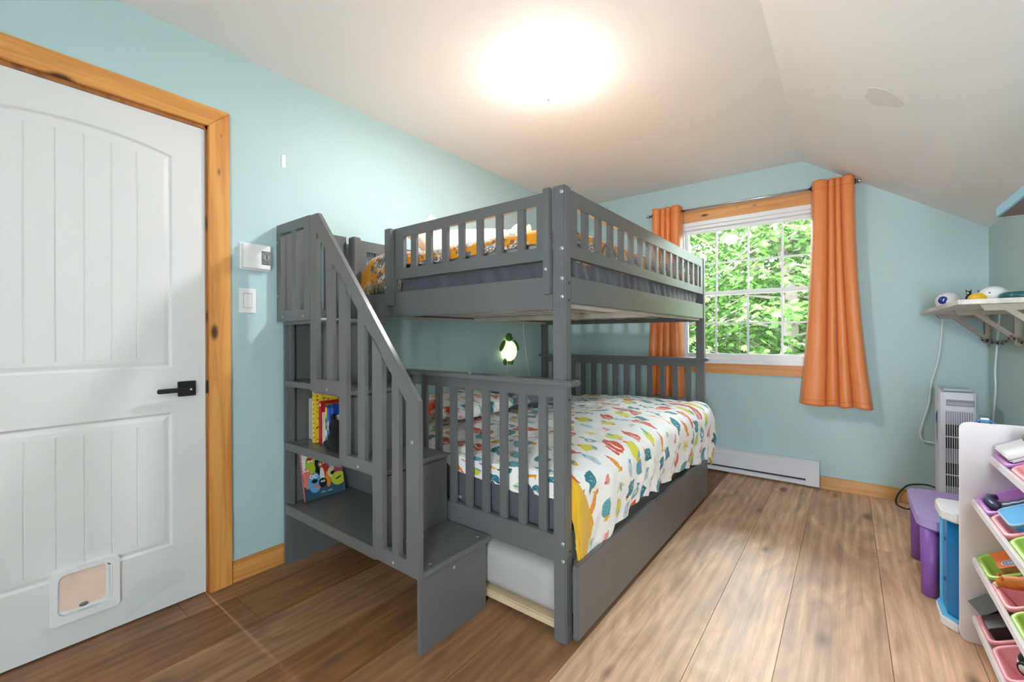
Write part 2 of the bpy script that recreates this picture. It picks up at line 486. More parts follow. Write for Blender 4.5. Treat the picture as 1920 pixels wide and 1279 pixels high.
def build_floor():
    rs = random.Random(5)
    seams = [-0.14, 0.14, 0.40, 0.68, 0.93, 1.20, 1.47, 1.81, 2.047, 2.364, 2.61, 2.86, 3.10]
    V, Fc, colr = [], [], []
    g = 0.0011
    def quad(x0, x1, y0, y1, z, c):
        n = len(V)
        V.extend([(x0, y0, z), (x1, y0, z), (x1, y1, z), (x0, y1, z)]); Fc.append((n, n + 1, n + 2, n + 3)); colr.extend([c] * 4)
    for a, b_ in zip(seams, seams[1:]):
        y = Y0 - rs.random() * 2.0 - 0.1
        while y < Y1 + 0.1:
            ln = rs.uniform(2.2, 3.6)
            c = (rs.random(), rs.random(), rs.uniform(0.0, 0.16) if a < 1.40 else rs.uniform(0.72, 1.0))   # boards by the stairs are browner, those along the bed paler
            x0, x1, y0, y1 = max(a, -T) + g, min(b_, X1 + T) - g, max(y, Y0 - T) + g, min(y + ln, Y1 + T) - g
            if y1 > y0:
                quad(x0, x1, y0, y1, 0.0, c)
                n = len(V)
                for (p, q) in (((x0, y0), (x1, y0)), ((x1, y0), (x1, y1)), ((x1, y1), (x0, y1)), ((x0, y1), (x0, y0))):
                    n = len(V)
                    V.extend([(*p, 0), (*q, 0), (*q, -0.004), (*p, -0.004)]); Fc.append((n + 3, n + 2, n + 1, n)); colr.extend([c] * 4)
            y += ln
    quad(-T, X1 + T, Y0 - T, Y1 + T, -0.004, (0.5, 0.5, 0.0))
    me = bpy.data.meshes.new('floor'); me.from_pydata(V, [], Fc)
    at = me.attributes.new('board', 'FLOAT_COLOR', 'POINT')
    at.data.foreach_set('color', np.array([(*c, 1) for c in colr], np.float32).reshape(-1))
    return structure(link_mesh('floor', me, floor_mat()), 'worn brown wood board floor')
build_floor()

# ceiling: flat part and the slope down to the right wall, one shell
bm = bmesh.new()
pr = [(-T, H), (XC, H), (X1 + T, ZR - (H - ZR) / (X1 - XC) * T)]
po = [(x, z + 0.10) for x, z in pr]
prism_bm(bm, pr + po[::-1], 1, Y0 - T, Y1 + T)
structure(obj('ceiling', bm, M_CEIL), 'white ceiling, flat then sloping down over the right wall')

# grey filler patch on the slope: a thin irregular smear of filler
def slope_z(x): return H - (H - ZR) / (X1 - XC) * (x - XC)
pp = [(2.316, 2.465), (2.345, 2.44), (2.372, 2.437), (2.405, 2.462), (2.436, 2.50), (2.448, 2.53), (2.437, 2.562), (2.415, 2.585),
      (2.38, 2.60), (2.35, 2.63), (2.328, 2.60), (2.31, 2.55), (2.322, 2.51)]
bm = bmesh.new()
lo = [bm.verts.new((x, y, slope_z(x) - 0.0012)) for x, y in pp]; hi = [bm.verts.new((x, y, slope_z(x) + 0.002)) for x, y in pp]
bm.faces.new(lo); bm.faces.new(hi[::-1])
for i in range(len(pp)):
    j = (i + 1) % len(pp); bm.faces.new((lo[i], lo[j], hi[j], hi[i]))
structure(obj('ceiling_patch', bm, M_PATCH), 'grey filler patch on the sloping ceiling')

# walls
DY0, DY1, DH = -0.105, 0.697, 2.052     # door opening in the left wall
def gable(y):                            # walls across the room follow the ceiling
    return [(-T, 0), (X1 + T, 0), (X1 + T, ZR), (XC, H), (-T, H)]
bm = bmesh.new()
for b_ in ((-T, 0, Y0 - T, DY0, 0, H), (-T, 0, DY1, Y1 + T, 0, H), (-T, 0, DY0, DY1, DH, H)): box(bm, *b_)
structure(obj('wall_left', bm, M_WALL), 'pale blue-green wall with the white door')
bm = bmesh.new(); box(bm, X1, X1 + T, Y0 - T, Y1 + T, 0, ZR + 0.02)
structure(obj('wall_right', bm, M_WALL), 'low pale blue-green wall under the slope')
WX0, WX1, WZ0, WZ1 = 1.098, 2.118, 0.895, 2.105   # window opening
bm = bmesh.new()
box(bm, 0, WX0, Y1, Y1 + T, 0, H + 0.02)
box(bm, WX0, WX1, Y1, Y1 + T, 0, WZ0)
prism_bm(bm, [(WX0, WZ1), (WX1, WZ1), (WX1, slope_z(WX1) + 0.02), (XC, H + 0.02), (WX0, H + 0.02)], 1, Y1, Y1 + T)
prism_bm(bm, [(WX1, 0), (X1, 0), (X1, ZR + 0.02), (WX1, slope_z(WX1) + 0.02)], 1, Y1, Y1 + T)
structure(obj('wall_far', bm, M_WALL), 'pale blue-green window wall')
NX0, NX1, NZ0, NZ1 = 2.45, 2.91, 0.45, 1.72
bm = bmesh.new()
prism_bm(bm, [(0, 0), (NX0, 0), (NX0, slope_z(NX0) + 0.02), (XC, H + 0.02), (0, H + 0.02)], 1, Y0 - T, Y0); box(bm, NX0, NX1, Y0 - T, Y0, 0, NZ0); box(bm, NX1, X1, Y0 - T, Y0, 0, NZ1)
prism_bm(bm, [(NX0, NZ1), (X1, NZ1), (X1, ZR + 0.02), (NX0, slope_z(NX0) + 0.02)], 1, Y0 - T, Y0)
structure(obj('wall_near', bm, M_WALL), 'pale blue-green wall behind the viewer')
w2 = bpy.data.objects.new('fill_window', None); COL.objects.link(w2); w2.location = (2.44, Y0, NZ0); structure(w2, 'plain white window added behind the viewer for fill light')  # made-up window, added to give the room soft frontal fill
boxes('window_frame', [(NX0, NX0 + 0.05, Y0 - 0.10, Y0 + 0.01, NZ0, NZ1), (NX1 - 0.05, NX1, Y0 - 0.10, Y0 + 0.01, NZ0, NZ1), (NX0 + 0.05, NX1 - 0.05, Y0 - 0.10, Y0 + 0.01, NZ0, NZ0 + 0.05),
      (NX0 + 0.05, NX1 - 0.05, Y0 - 0.10, Y0 + 0.01, NZ1 - 0.05, NZ1), (NX0 + 0.05, NX1 - 0.05, Y0 - 0.08, Y0 - 0.03, 0.98, 1.03)], M_VINYL, w2)

# baseboards
boxes('baseboard_left', [(0, 0.016, 0.797, Y1 - 0.018, 0, 0.097)], M_FIR_Y, bev=0.003)['kind'] = 'structure'
boxes('baseboard_far', [(2.085, X1, Y1 - 0.018, Y1, 0, 0.090)], M_FIR_X, bev=0.003)['kind'] = 'structure'
boxes('baseboard_right', [(X1 - 0.016, X1, Y0, Y1 - 0.018, 0, 0.090)], M_FIR_Y, bev=0.003)['kind'] = 'structure'

# door casing (trim_1): a head and two legs
trim = bpy.data.objects.new('trim_1', None); COL.objects.link(trim); trim.location = (0, 0.3, 0)
structure(trim, 'varnished knotty pine door casing')
bm = bmesh.new(); prism_bm(bm, [(0.706, 0), (0.793, 0), (0.787, 2.147), (0.704, 2.062)], 0, 0.0, 0.022)
obj('casing_leg', bm, M_PINE_Z, trim, bev=0.003)
bm = bmesh.new(); prism_bm(bm, [(-0.20, 0), (-0.114, 0), (-0.112, 2.062), (-0.195, 2.147)], 0, 0.0, 0.022)
obj('casing_leg', bm, M_PINE_Z, trim, bev=0.003)
bm = bmesh.new(); prism_bm(bm, [(-0.112, 2.0625), (0.704, 2.0625), (0.787, 2.1475), (-0.195, 2.1475)], 0, 0.0, 0.022)
obj('casing_head', bm, M_PINE_Y, trim, bev=0.003)
boxes('door_stop', [(-0.05, 0.006, 0.6965, 0.7065, 0, 2.0625), (-0.05, 0.006, -0.114, -0.104, 0, 2.0625), (-0.05, 0.006, -0.114, 0.7065, 2.0465, 2.0625)],
      pine('pine_dark', 2, light=(168, 104, 46), dark=(132, 76, 30), seed=9.0), trim)

# ------------------------------------------------------------------ door_1
door = bpy.data.objects.new('door_1', None); COL.objects.link(door); door.location = (-0.02, 0.295, 0)
structure(door, 'white two-panel arched plank door')
A0, A1, B0, B1 = -0.104, 0.695, 0.008, 2.045
yc = 0.295
def arch(y, zc, ze, half):
    return ze + (zc - ze) * (1 - ((y - yc) / half) ** 2)
def loop_arch(y0, y1, z0, ze, zc, n=24):
    half = (y1 - y0) / 2
    pts = [(y0, z0), (y1, z0)]
    for k in range(n + 1):
        y = y1 + (y0 - y1) * k / n
        pts.append((y, arch(y, zc, ze, half)))
    return pts
upO = loop_arch(0.012, 0.578, 1.001, 1.892, 1.930); upI = loop_arch(0.056, 0.534, 1.043, 1.853, 1.886)
loO = [(0.012, 0.258), (0.577, 0.258), (0.577, 0.815), (0.012, 0.815)]; loI = [(0.058, 0.297), (0.531, 0.297), (0.531, 0.770), (0.058, 0.770)]
flapO = rounded_rect(0.236, 0.384, 0.122, 0.288, 0.028)
# the flap's opening cuts the lower panel's frame, so the door skin is built in strips around it
bm = bmesh.new()
def skin(loops, x):
    flat = [Vector((0, p[0], p[1])) for lp in loops for p in lp]
    vs = [bm.verts.new((x, p.y, p.z)) for p in flat]
    for tri in tessellate_polygon([[Vector((0, p[0], p[1])) for p in lp] for lp in loops]):
        try: bm.faces.new([vs[i] for i in tri])
        except ValueError: pass
rect = [(A0, B0), (A1, B0), (A1, B1), (A0, B1)]
skin([rect, upO[::-1], loO[::-1]], 0.0)
def bands(loops):
    for (xa, la), (xb, lb) in zip(loops, loops[1:]):
        a = [bm.verts.new((xa, *p)) for p in la]; b2 = [bm.verts.new((xb, *p)) for p in lb]
        for i in range(len(a)):
            j = (i + 1) % len(a); bm.faces.new((a[i], a[j], b2[j], b2[i]))
def lerp_loop(o, i, t): return [(p[0] + (q[0] - p[0]) * t, p[1] + (q[1] - p[1]) * t) for p, q in zip(o, i)]
for o_, i_ in ((upO, upI), (loO, loI)):
    bands([(0.0, o_), (-0.0075, lerp_loop(o_, i_, 0.16)), (-0.0085, lerp_loop(o_, i_, 0.24)), (-0.0035, lerp_loop(o_, i_, 0.62)), (-0.0025, i_)])
grooves = [0.084, 0.160, 0.236, 0.312, 0.388, 0.464, 0.5205]
def field(z0f, z1f, ya, yb):
    ys = {ya, yb}
    for g_ in grooves[:6]:
        if ya < g_ - 0.004 and g_ + 0.004 < yb: ys |= {g_ - 0.0035, g_, g_ + 0.0035}
    ys |= {ya + (yb - ya) * k / 24 for k in range(25)}
    ys = sorted(ys)
    prev = None
    for y in ys:
        x = -0.0025 - (0.0035 if any(abs(y - g_) < 1e-6 for g_ in grooves[:6]) else 0)
        cur = (bm.verts.new((x, y, z0f)), bm.verts.new((x, y, z1f(y))))
        if prev: bm.faces.new((prev[0], cur[0], cur[1], prev[1]))
        prev = cur
field(1.043, lambda y: arch(y, 1.886, 1.853, 0.239), 0.056, 0.534)
field(0.297, lambda y: 0.770, 0.058, 0.531)
x_ = -0.038
edge = [(A0, B0), (A1, B0), (A1, B1), (A0, B1)]
a = [bm.verts.new((0, *p)) for p in edge]; b2 = [bm.verts.new((x_, *p)) for p in edge]
for i in range(4): bm.faces.new((a[i], b2[i], b2[(i + 1) % 4], a[(i + 1) % 4]))
bm.faces.new(b2)
bmesh.ops.remove_doubles(bm, verts=list(bm.verts), dist=0.0004)
obj('door_slab', bm, M_WHITE, door)
boxes('door_light_block', [(-0.12, -0.039, -0.104, 0.696, -0.003, 0.030)], M_PINE_Y, trim)  # unseen strip added behind the slab to block light leaking under it
# lever handle
hd = boxes('door_handle', [(0.0, 0.010, 0.594, 0.658, 0.878, 0.942)], M_BLACK, door, bev=0.002)
tube('spindle', [(0.008, 0.627, 0.910), (0.050, 0.627, 0.910)], 0.010, M_BLACK, hd, 14)
boxes('lever', [(0.042, 0.056, 0.515, 0.637, 0.900, 0.919)], M_BLACK, hd, bev=0.003)
lathe('lock_button', [(0.0, 0.004), (0.004, 0.004), (0.005, 0)], (0.056, 0.627, 0.910), M_STEEL, hd, axis=(1, 0, 0), seg=12)
boxes('strike_plate', [(-0.002, 0.0075, 0.696, 0.7075, 0.882, 0.938)], M_BLACK, trim, bev=0.001)
# cat flap: white frame, pink translucent flap with a grey latch
fo = rounded_rect(0.217, 0.406, 0.100, 0.290, 0.014); fi = rounded_rect(0.238, 0.386, 0.126, 0.276, 0.026)
bm = bmesh.new()
def ring(bm, A, B, xa, xb):
    n = len(A)
    vs = [[bm.verts.new((x, *p)) for p in lp] for x, lp in ((xa, A), (xb, A), (xb, B), (xa, B))]
    for k in range(4):
        p, q = vs[k], vs[(k + 1) % 4]
        for i in range(n):
            j = (i + 1) % n; bm.faces.new((p[i], p[j], q[j], q[i]))
ring(bm, fo, fi, -0.004, 0.016)
cf = obj('cat_flap_frame', bm, M_VINYL, door, bev=0.0)
bm = bmesh.new(); ring(bm, rounded_rect(0.2385, 0.3775, 0.130, 0.2755, 0.022), rounded_rect(0.244, 0.368, 0.139, 0.2755, 0.018), -0.003, 0.006)
obj('flap_rim', bm, M_VINYL, cf)
mflap = simple('pink_flap_plastic', (242, 212, 194), 0.25, var=0.05, vscale=14)
bm = bmesh.new(); prism_bm(bm, rounded_rect(0.2435, 0.3685, 0.1385, 0.276, 0.018), 0, 0.0005, 0.0035)
obj('flap', bm, mflap, cf)
boxes('flap_shadow_gap', [(-0.002, -0.0005, 0.236, 0.388, 0.124, 0.278)], simple('brown_tunnel', (120, 92, 62), 0.8), cf)
bm = bmesh.new(); ellipsoid_bm(bm, (0.008, 0.306, 0.146), (0.006, 0.013, 0.007))
obj('flap_latch', bm, simple('grey_latch', (110, 108, 108), 0.4), cf, True)
# worn grey patch of bare primer near the door's bottom corner
pp = [(0.424, 0.02), (0.424, 0.105), (0.449, 0.150), (0.485, 0.157), (0.516, 0.154), (0.545, 0.160), (0.60, 0.150), (0.622, 0.12), (0.612, 0.092),
      (0.569, 0.087), (0.53, 0.074), (0.473, 0.045)]
bm = bmesh.new(); prism_bm(bm, pp, 0, -0.001, 0.0004)
obj('bare_patch', bm, simple('scuffed_primer', (217, 218, 219), 0.6, var=0.02, vscale=20), door)

# ------------------------------------------------------------------ window_1
win = bpy.data.objects.new('window_1', None); COL.objects.link(win); win.location = (1.608, Y1, 0.9)
structure(win, 'white double-hung window with grilles and pine casing')
boxes('casing_head', [(1.02, 2.20, Y1 - 0.02, Y1, 2.105, 2.20)], M_PINE_X, win, bev=0.003)
boxes('casing_leg', [(1.02, 1.098, Y1 - 0.02, Y1, 0.895, 2.105)], M_PINE_Z, win, bev=0.003)
boxes('casing_leg', [(2.118, 2.20, Y1 - 0.02, Y1, 0.895, 2.105)], M_PINE_Z, win, bev=0.003)
boxes('casing_apron', [(1.02, 2.20, Y1 - 0.02, Y1, 0.812, 0.895)], M_PINE_X, win, bev=0.003)
# frame: outer box, with an inner step
boxes('window_frame', [(1.098, 1.118, Y1 - 0.014, Y1 + 0.10, 0.895, 2.105), (2.098, 2.118, Y1 - 0.014, Y1 + 0.10, 0.895, 2.105),
      (1.118, 2.098, Y1 - 0.014, Y1 + 0.10, 2.070, 2.105), (1.118, 2.098, Y1 - 0.014, Y1 + 0.10, 0.895, 0.925),
      (1.118, 2.098, Y1 + 0.004, Y1 + 0.06, 2.045, 2.070), (1.118, 2.098, Y1 + 0.01, Y1 + 0.06, 0.925, 0.945)], M_VINYL, win, bev=0.002)
def glass_mat():
    m, nt, b, lk = new_mat('window_glass')
    nt.nodes.remove(b)
    tr = nt.nodes.new('ShaderNodeBsdfTransparent'); tr.inputs['Color'].default_value = (0.97, 0.985, 0.97, 1)
    gl = nt.nodes.new('ShaderNodeBsdfGlossy'); gl.inputs['Roughness'].default_value = 0.0
    fr = nt.nodes.new('ShaderNodeFresnel'); fr.inputs['IOR'].default_value = 1.5
    mx = nt.nodes.new('ShaderNodeMixShader')
    lk.new(fr.outputs['Fac'], mx.inputs['Fac']); lk.new(tr.outputs['BSDF'], mx.inputs[1]); lk.new(gl.outputs['BSDF'], mx.inputs[2])
    lk.new(mx.outputs['Shader'], nt.nodes['Material Output'].inputs['Surface'])
    return m
M_GLASS = glass_mat()
def sash(name, z0, z1, y, zm):
    s = boxes(name, [(1.118, 1.142, y, y + 0.03, z0, z1), (2.074, 2.098, y, y + 0.03, z0, z1),
                     (1.142, 2.074, y, y + 0.03, z0, z0 + 0.032), (1.142, 2.074, y, y + 0.03, z1 - 0.03, z1)], M_VINYL, win, bev=0.002)
    boxes('muntin', [(x - 0.007, x + 0.007, y + 0.009, y + 0.019, z0 + 0.03, z1 - 0.028) for x in (1.369, 1.608, 1.846)]
          + [(1.14, 2.076, y + 0.0095, y + 0.0185, zm - 0.007, zm + 0.007)], M_VINYL, s)
    g = boxes('glass', [(1.14, 2.076, y + 0.021, y + 0.025, z0 + 0.028, z1 - 0.026)], M_GLASS, s)
    return s
sash('upper_sash', 1.466, 2.045, Y1 + 0.042, 1.743)
sash('lower_sash', 0.945, 1.500, Y1 + 0.010, 1.228)
boxes('lift_tab', [(1.955, 2.0, Y1 + 0.002, Y1 + 0.012, 0.952, 0.966)], M_VINYL, win, bev=0.002)

# ------------------------------------------------------------------ small things on the left wall
th = thing('heater_control', 'white heater control box with a clear dial window, between door casing and bed stairs', 'heater control', (0, 0.90, 1.51))
boxes('housing', [(0.0, 0.034, 0.838, 0.958, 1.452, 1.568)], M_VINYL, th, bev=0.003)
boxes('back_plate', [(0.0, 0.010, 0.832, 0.964, 1.447, 1.573)], M_VINYL, th, bev=0.002)
dm = lathe('dial', [(0.017, 0), (0.017, 0.004), (0.012, 0.006), (0, 0.006)], (0.0335, 0.938, 1.508), simple('smoky_clear_plastic', (150, 150, 152), 0.15), th, axis=(1, 0, 0))
bm = bmesh.new(); box(bm, 0.033, 0.0352, 0.916, 0.9585, 1.474, 1.540)
obj('dial_window', bm, simple('dial_grey', (126, 126, 126), 0.2, var=0.35, vscale=60), th, bev=0.0008)
boxes('dial_pointer', [(0.039, 0.0405, 0.936, 0.940, 1.50, 1.525)], M_BLACKP, th)
sw = thing('light_switch', 'white rocker light switch plate below the heater control box', 'light switch', (0, 0.865, 1.30))
boxes('switch_plate', [(0.0, 0.006, 0.829, 0.903, 1.243, 1.359)], M_VINYL, sw, bev=0.002)
rk = bmesh.new(); prism_bm(rk, [(0.0, 1.268), (0.011, 1.268), (0.0065, 1.334), (0.0, 1.334)], 1, 0.849, 0.883)
obj('rocker', rk, M_VINYL, sw, bev=0.0008)
boxes('rocker_gap', [(0.005, 0.0064, 0.8470, 0.8850, 1.2660, 1.3365)], simple('gap_grey', (168, 168, 170), 0.6), sw)
for z in (1.254, 1.348): bolt((0.006, 0.866, z), (1, 0, 0), sw, 0.003, 0.001, M_VINYL, 'screw')
pl = boxes('wall_hook_strip', [(0.0, 0.004, 1.025, 1.045, 1.982, 2.045)], M_VINYL, None, bev=0.0015)
tag(pl, 'small white adhesive strip high on the wall right of the door', 'adhesive strip')

# ------------------------------------------------------------------ baseboard heater
bh = thing('baseboard_heater', 'long white electric baseboard heater under the window wall', 'heater', (1.5, Y1, 0))
HX0, HX1 = 0.90, 2.083
prof = [(Y1, 0.018), (Y1 - 0.060, 0.018), (Y1 - 0.060, 0.046), (Y1 - 0.048, 0.050), (Y1 - 0.048, 0.062), (Y1 - 0.062, 0.064),
        (Y1 - 0.062, 0.165), (Y1 - 0.052, 0.176), (Y1 - 0.050, 0.182), (Y1 - 0.032, 0.195), (Y1, 0.197)]
bm = bmesh.new(); prism_bm(bm, prof, 0, HX0, HX1); obj('heater_case', bm, M_HEATER, bh)
bm = bmesh.new(); prism_bm(bm, [(Y1, 0.016), (Y1 - 0.0625, 0.016), (Y1 - 0.0635, 0.066), (Y1 - 0.0635, 0.166), (Y1 - 0.053, 0.178), (Y1 - 0.033, 0.197), (Y1, 0.199)], 0, HX1 - 0.085, HX1)
obj('end_cap', bm, M_HEATER, bh)
boxes('vent_slot', [(HX0, HX1 - 0.085, Y1 - 0.0495, Y1 - 0.047, 0.049, 0.063)], simple('slot_black', (25, 26, 32), 0.6), bh)

# ------------------------------------------------------------------ ceiling lamp
lp = thing('ceiling_lamp', 'lit white glass dome lamp on the flat ceiling', 'ceiling lamp', (*LAMP_C, H))
def glow(name, rgb, strength):
    m, nt, b, lk = new_mat(name)
    b.inputs['Base Color'].default_value = L4(rgb)
    b.inputs['Emission Color'].default_value = L4(rgb); b.inputs['Emission Strength'].default_value = strength
    b.inputs['Roughness'].default_value = 0.3
    return m
prof = [(0.172, 0.0)] + [(0.170 * math.cos(a), -0.015 - 0.092 * math.sin(a)) for a in [k * PI / 2 / 12 for k in range(12)]] + [(0.0, -0.107)]
mg = glow('lit_alabaster_glass', (255, 249, 240), 2.2)
ntg = mg.node_tree; trg = ntg.nodes.new('ShaderNodeBsdfTransparent'); mxg = ntg.nodes.new('ShaderNodeMixShader'); mxg.inputs['Fac'].default_value = 0.45
ntg.links.new(trg.outputs['BSDF'], mxg.inputs[1]); ntg.links.new(ntg.nodes['Principled BSDF'].outputs['BSDF'], mxg.inputs[2])
ntg.links.new(mxg.outputs['Shader'], ntg.nodes['Material Output'].inputs['Surface'])
lathe('lamp_shade', prof, (*LAMP_C, H - 0.012), mg, lp, seg=48)
lathe('lamp_base', [(0.0, 0.0), (0.150, 0.0), (0.171, -0.022), (0.0, -0.022)], (*LAMP_C, H), M_WHITE, lp, seg=48)
lathe('finial', [(0.0, -0.022), (0.006, -0.020), (0.009, -0.012), (0.007, -0.004), (0.011, 0.0)], (*LAMP_C, H - 0.119), M_STEEL, lp, seg=16)
# ================================================================== BUNK BED
BX0, BX1, BY0, BY1 = 0.035, 1.434, 1.37, 3.345
PW, PD = 0.055, 0.047          # post width (x) and depth (y)
bed = thing('bunk_bed', 'grey painted wooden bunk bed with slatted ends and guard rails', 'bunk bed', ((BX0 + BX1) / 2, (BY0 + BY1) / 2, 0))
posts = {}
for sx in (0, 1):
    for sy in (0, 1):
        x0 = BX1 - PW if sx else BX0; y0 = BY1 - PD if sy else BY0
        bm = bmesh.new(); box(bm, x0, x0 + PW, y0, y0 + PD, 0.0, 1.683)
        posts[sx, sy] = obj('post', bm, M_GREY, bed, bev=0.005)
RX0, RX1 = BX0 + PW, BX1 - PW        # between posts in x
RY0, RY1 = BY0 + PD, BY1 - PD
slx = [0.646 + 0.0966 * k for k in range(-5, 8)]
for sy in (0, 1):
    yc_ = BY0 + 0.023 if sy == 0 else BY1 - 0.023
    # low end: cap, top rail, bottom rail, thirteen slats
    boxes('end_cap_rail', [(0.018, 1.465, yc_ - 0.040, yc_ + 0.040, 0.944, 0.967)], M_GREY, bed, bev=0.006, seg=3)
    boxes('end_top_rail', [(RX0, RX1, yc_ - 0.013, yc_ + 0.013, 0.900, 0.945)], M_GREY, bed, bev=0.002)
    boxes('end_bottom_rail', [(RX0, RX1, yc_ - 0.013, yc_ + 0.013, 0.290, 0.388)], M_GREY, bed, bev=0.002)
    for x in slx:
        boxes('end_slat', [(x - 0.0185, x + 0.0185, yc_ - 0.008, yc_ + 0.008, 0.387, 0.901)], M_GREY, bed, bev=0.0015)
    boxes('end_frame_rail', [(RX0, RX1, yc_ - 0.015, yc_ + 0.015, 1.228, 1.352)], M_GREY, bed, bev=0.003)
def guard_x(x0, x1, y, z0, z1, slats, st0, st1, t=0.010):
    """guard panel across x: one frame and its slats"""
    g = boxes('guard_panel', [(x0, x1, y - t, y + t, z1 - 0.046, z1), (x0, x1, y - t, y + t, z0, z0 + 0.050),
                              (x0, x0 + st0, y - t, y + t, z0 + 0.049, z1 - 0.045), (x1 - st1, x1, y - t, y + t, z0 + 0.049, z1 - 0.045)], M_GREY, bed)
    for a, b_ in slats:
        boxes('guard_slat', [(a, b_, y - t * 0.8, y + t * 0.8, z0 + 0.049, z1 - 0.045)], M_GREY, g, bev=0.001)
    return g
upsl = [(0.561, 0.600), (0.669, 0.706), (0.778, 0.816), (0.883, 0.916), (0.991, 1.024), (1.098, 1.131), (1.210, 1.244)]
guard_x(0.437, 1.350, BY0 + 0.018, 1.416, 1.671, upsl, 0.071, 0.046)
def stile(x0, x1, y0, y1, z0, z1):
    return boxes('guard_support', [(x0, x1, y0, y1, z0, z1)], M_GREY, bed, bev=0.003)
s1 = stile(0.392, 0.437, BY0 - 0.020, BY0 + 0.008, 1.283, 1.671)
stile(0.425, 0.442, BY0 + 0.008, BY0 + 0.030, 1.352, 1.669)
s2 = stile(1.346, 1.3775, BY0 - 0.016, BY0 + 0.008, 1.285, 1.679)
bolt((0.401, BY0 - 0.020, 1.376), (0, -1, 0), s1); bolt((1.360, BY0 - 0.016, 1.377), (0, -1, 0), s2)
guard_x(RX0, RX1, BY1 - 0.020, 1.416, 1.671, [(0.16 + 0.109 * k, 0.196 + 0.109 * k) for k in range(11)], 0.05, 0.05)
for sx in (0, 1):
    xo = BX1 - 0.004 if sx else BX0 + 0.004; xi = xo - 0.024 if sx else xo + 0.024
    a, b_ = min(xo, xi), max(xo, xi)
    boxes('side_frame_rail', [(a, b_, RY0, RY1, 1.250, 1.352)], M_GREY, bed, bev=0.003)
    z0, z1 = 1.422, 1.674
    g = boxes('guard_panel', [(a, b_, RY0, RY1, z1 - 0.060, z1), (a, b_, RY0, RY1, z0, z0 + 0.047),
                              (a, b_, RY0, RY0 + 0.052, z0 + 0.046, z1 - 0.059), (a, b_, RY1 - 0.06, RY1, z0 + 0.046, z1 - 0.059)], M_GREY, bed)
    for k in range(15):
        y = 1.551 + 0.1166 * k
        boxes('guard_slat', [(a + 0.003, b_ - 0.003, y - 0.018, y + 0.018, z0 + 0.046, z1 - 0.059)], M_GREY, g, bev=0.001)
    boxes('side_bed_rail', [(a, b_, RY0, RY1, 0.292, 0.398)], M_GREY, bed, bev=0.003)
    boxes('slat_ledge', [((a - 0.03 if sx else b_), (a if sx else b_ + 0.03), RY0, RY1, 1.225 + 0.012, 1.252)], M_SLATWOOD, bed)
    boxes('slat_ledge', [((a - 0.03 if sx else b_), (a if sx else b_ + 0.03), RY0, RY1, 0.300, 0.320)], M_SLATWOOD, bed)
for k in range(10):
    x = 0.135 + k * 0.1335
    boxes('upper_slat', [(x - 0.034, x + 0.034, RY0 - 0.01, RY1 + 0.01, 1.2605, 1.268)], M_SLATWOOD, bed, bev=0.002)
boxes('slat_support', [(0.098, 1.372, 2.33, 2.39, 1.232, 1.2605)], M_SLATWOOD, bed, bev=0.003)
boxes('lower_platform', [(RX0 + 0.01, RX1 - 0.01, RY0 + 0.0, RY1, 0.318, 0.334)], M_SLATWOOD, bed)
for z in (1.657, 1.450, 1.340, 1.273, 0.369, 0.305):
    bolt((1.4205, BY0, z), (0, -1, 0), posts[1, 0], 0.0072)
hole = simple('dark_bolt_hole', (24, 24, 26), 0.6)
for z in (1.325, 1.261, 0.335, 0.893):
    bolt((BX1, 1.398, z), (1, 0, 0), posts[1, 0], 0.0055, 0.0008, hole, 'bolt_hole')
for x in (0.94, ): ellipsoid('cap_stud', (x, BY0 + 0.023, 0.968), (0.008, 0.008, 0.006), M_STEEL, bed, seg=12, rings=8)

# ------------------------------------------------------------------ trundle
tr = thing('trundle_bed', 'pull-out trundle bed with a grey front panel under the lower bunk', 'trundle bed', (1.2, 2.3, 0))
pts = [(1.386, 0.024), (3.225, 0.024), (3.225, 0.297), (2.42, 0.297)]
pts += [(2.37, 0.281), (2.21, 0.281), (2.16, 0.297), (1.386, 0.297)]
prism('front_panel', pts, 0, 1.452, 1.474, M_GREY, tr, bev=0.003)
boxes('slat_board', [(0.35, 1.3785, 1.405, 3.24, 0.038, 0.052)], M_BOARD, tr)
boxes('end_board', [(0.35, 1.430, 1.398, 1.405, 0.026, 0.048)], M_BOARD, tr)
boxes('side_rail', [(1.437, 1.4515, 1.46, 3.22, 0.030, 0.20)], M_BOARD, tr)
for x, y in ((1.30, 1.43), (1.30, 3.15), (0.45, 1.43), (0.45, 3.15)):
    br_ = boxes('caster_bracket', [(x - 0.03, x + 0.04, y - 0.012, y + 0.05, 0.022, 0.0375)], M_STEEL, tr, bev=0.002)
    lathe('caster_wheel', [(0, -0.009), (0.015, -0.009), (0.017, -0.005), (0.017, 0.005), (0.015, 0.009), (0, 0.009)], (x, y + 0.015, 0.0172), simple('pale_caster', (190, 188, 186), 0.4), br_, axis=(1, 0, 0), seg=18)

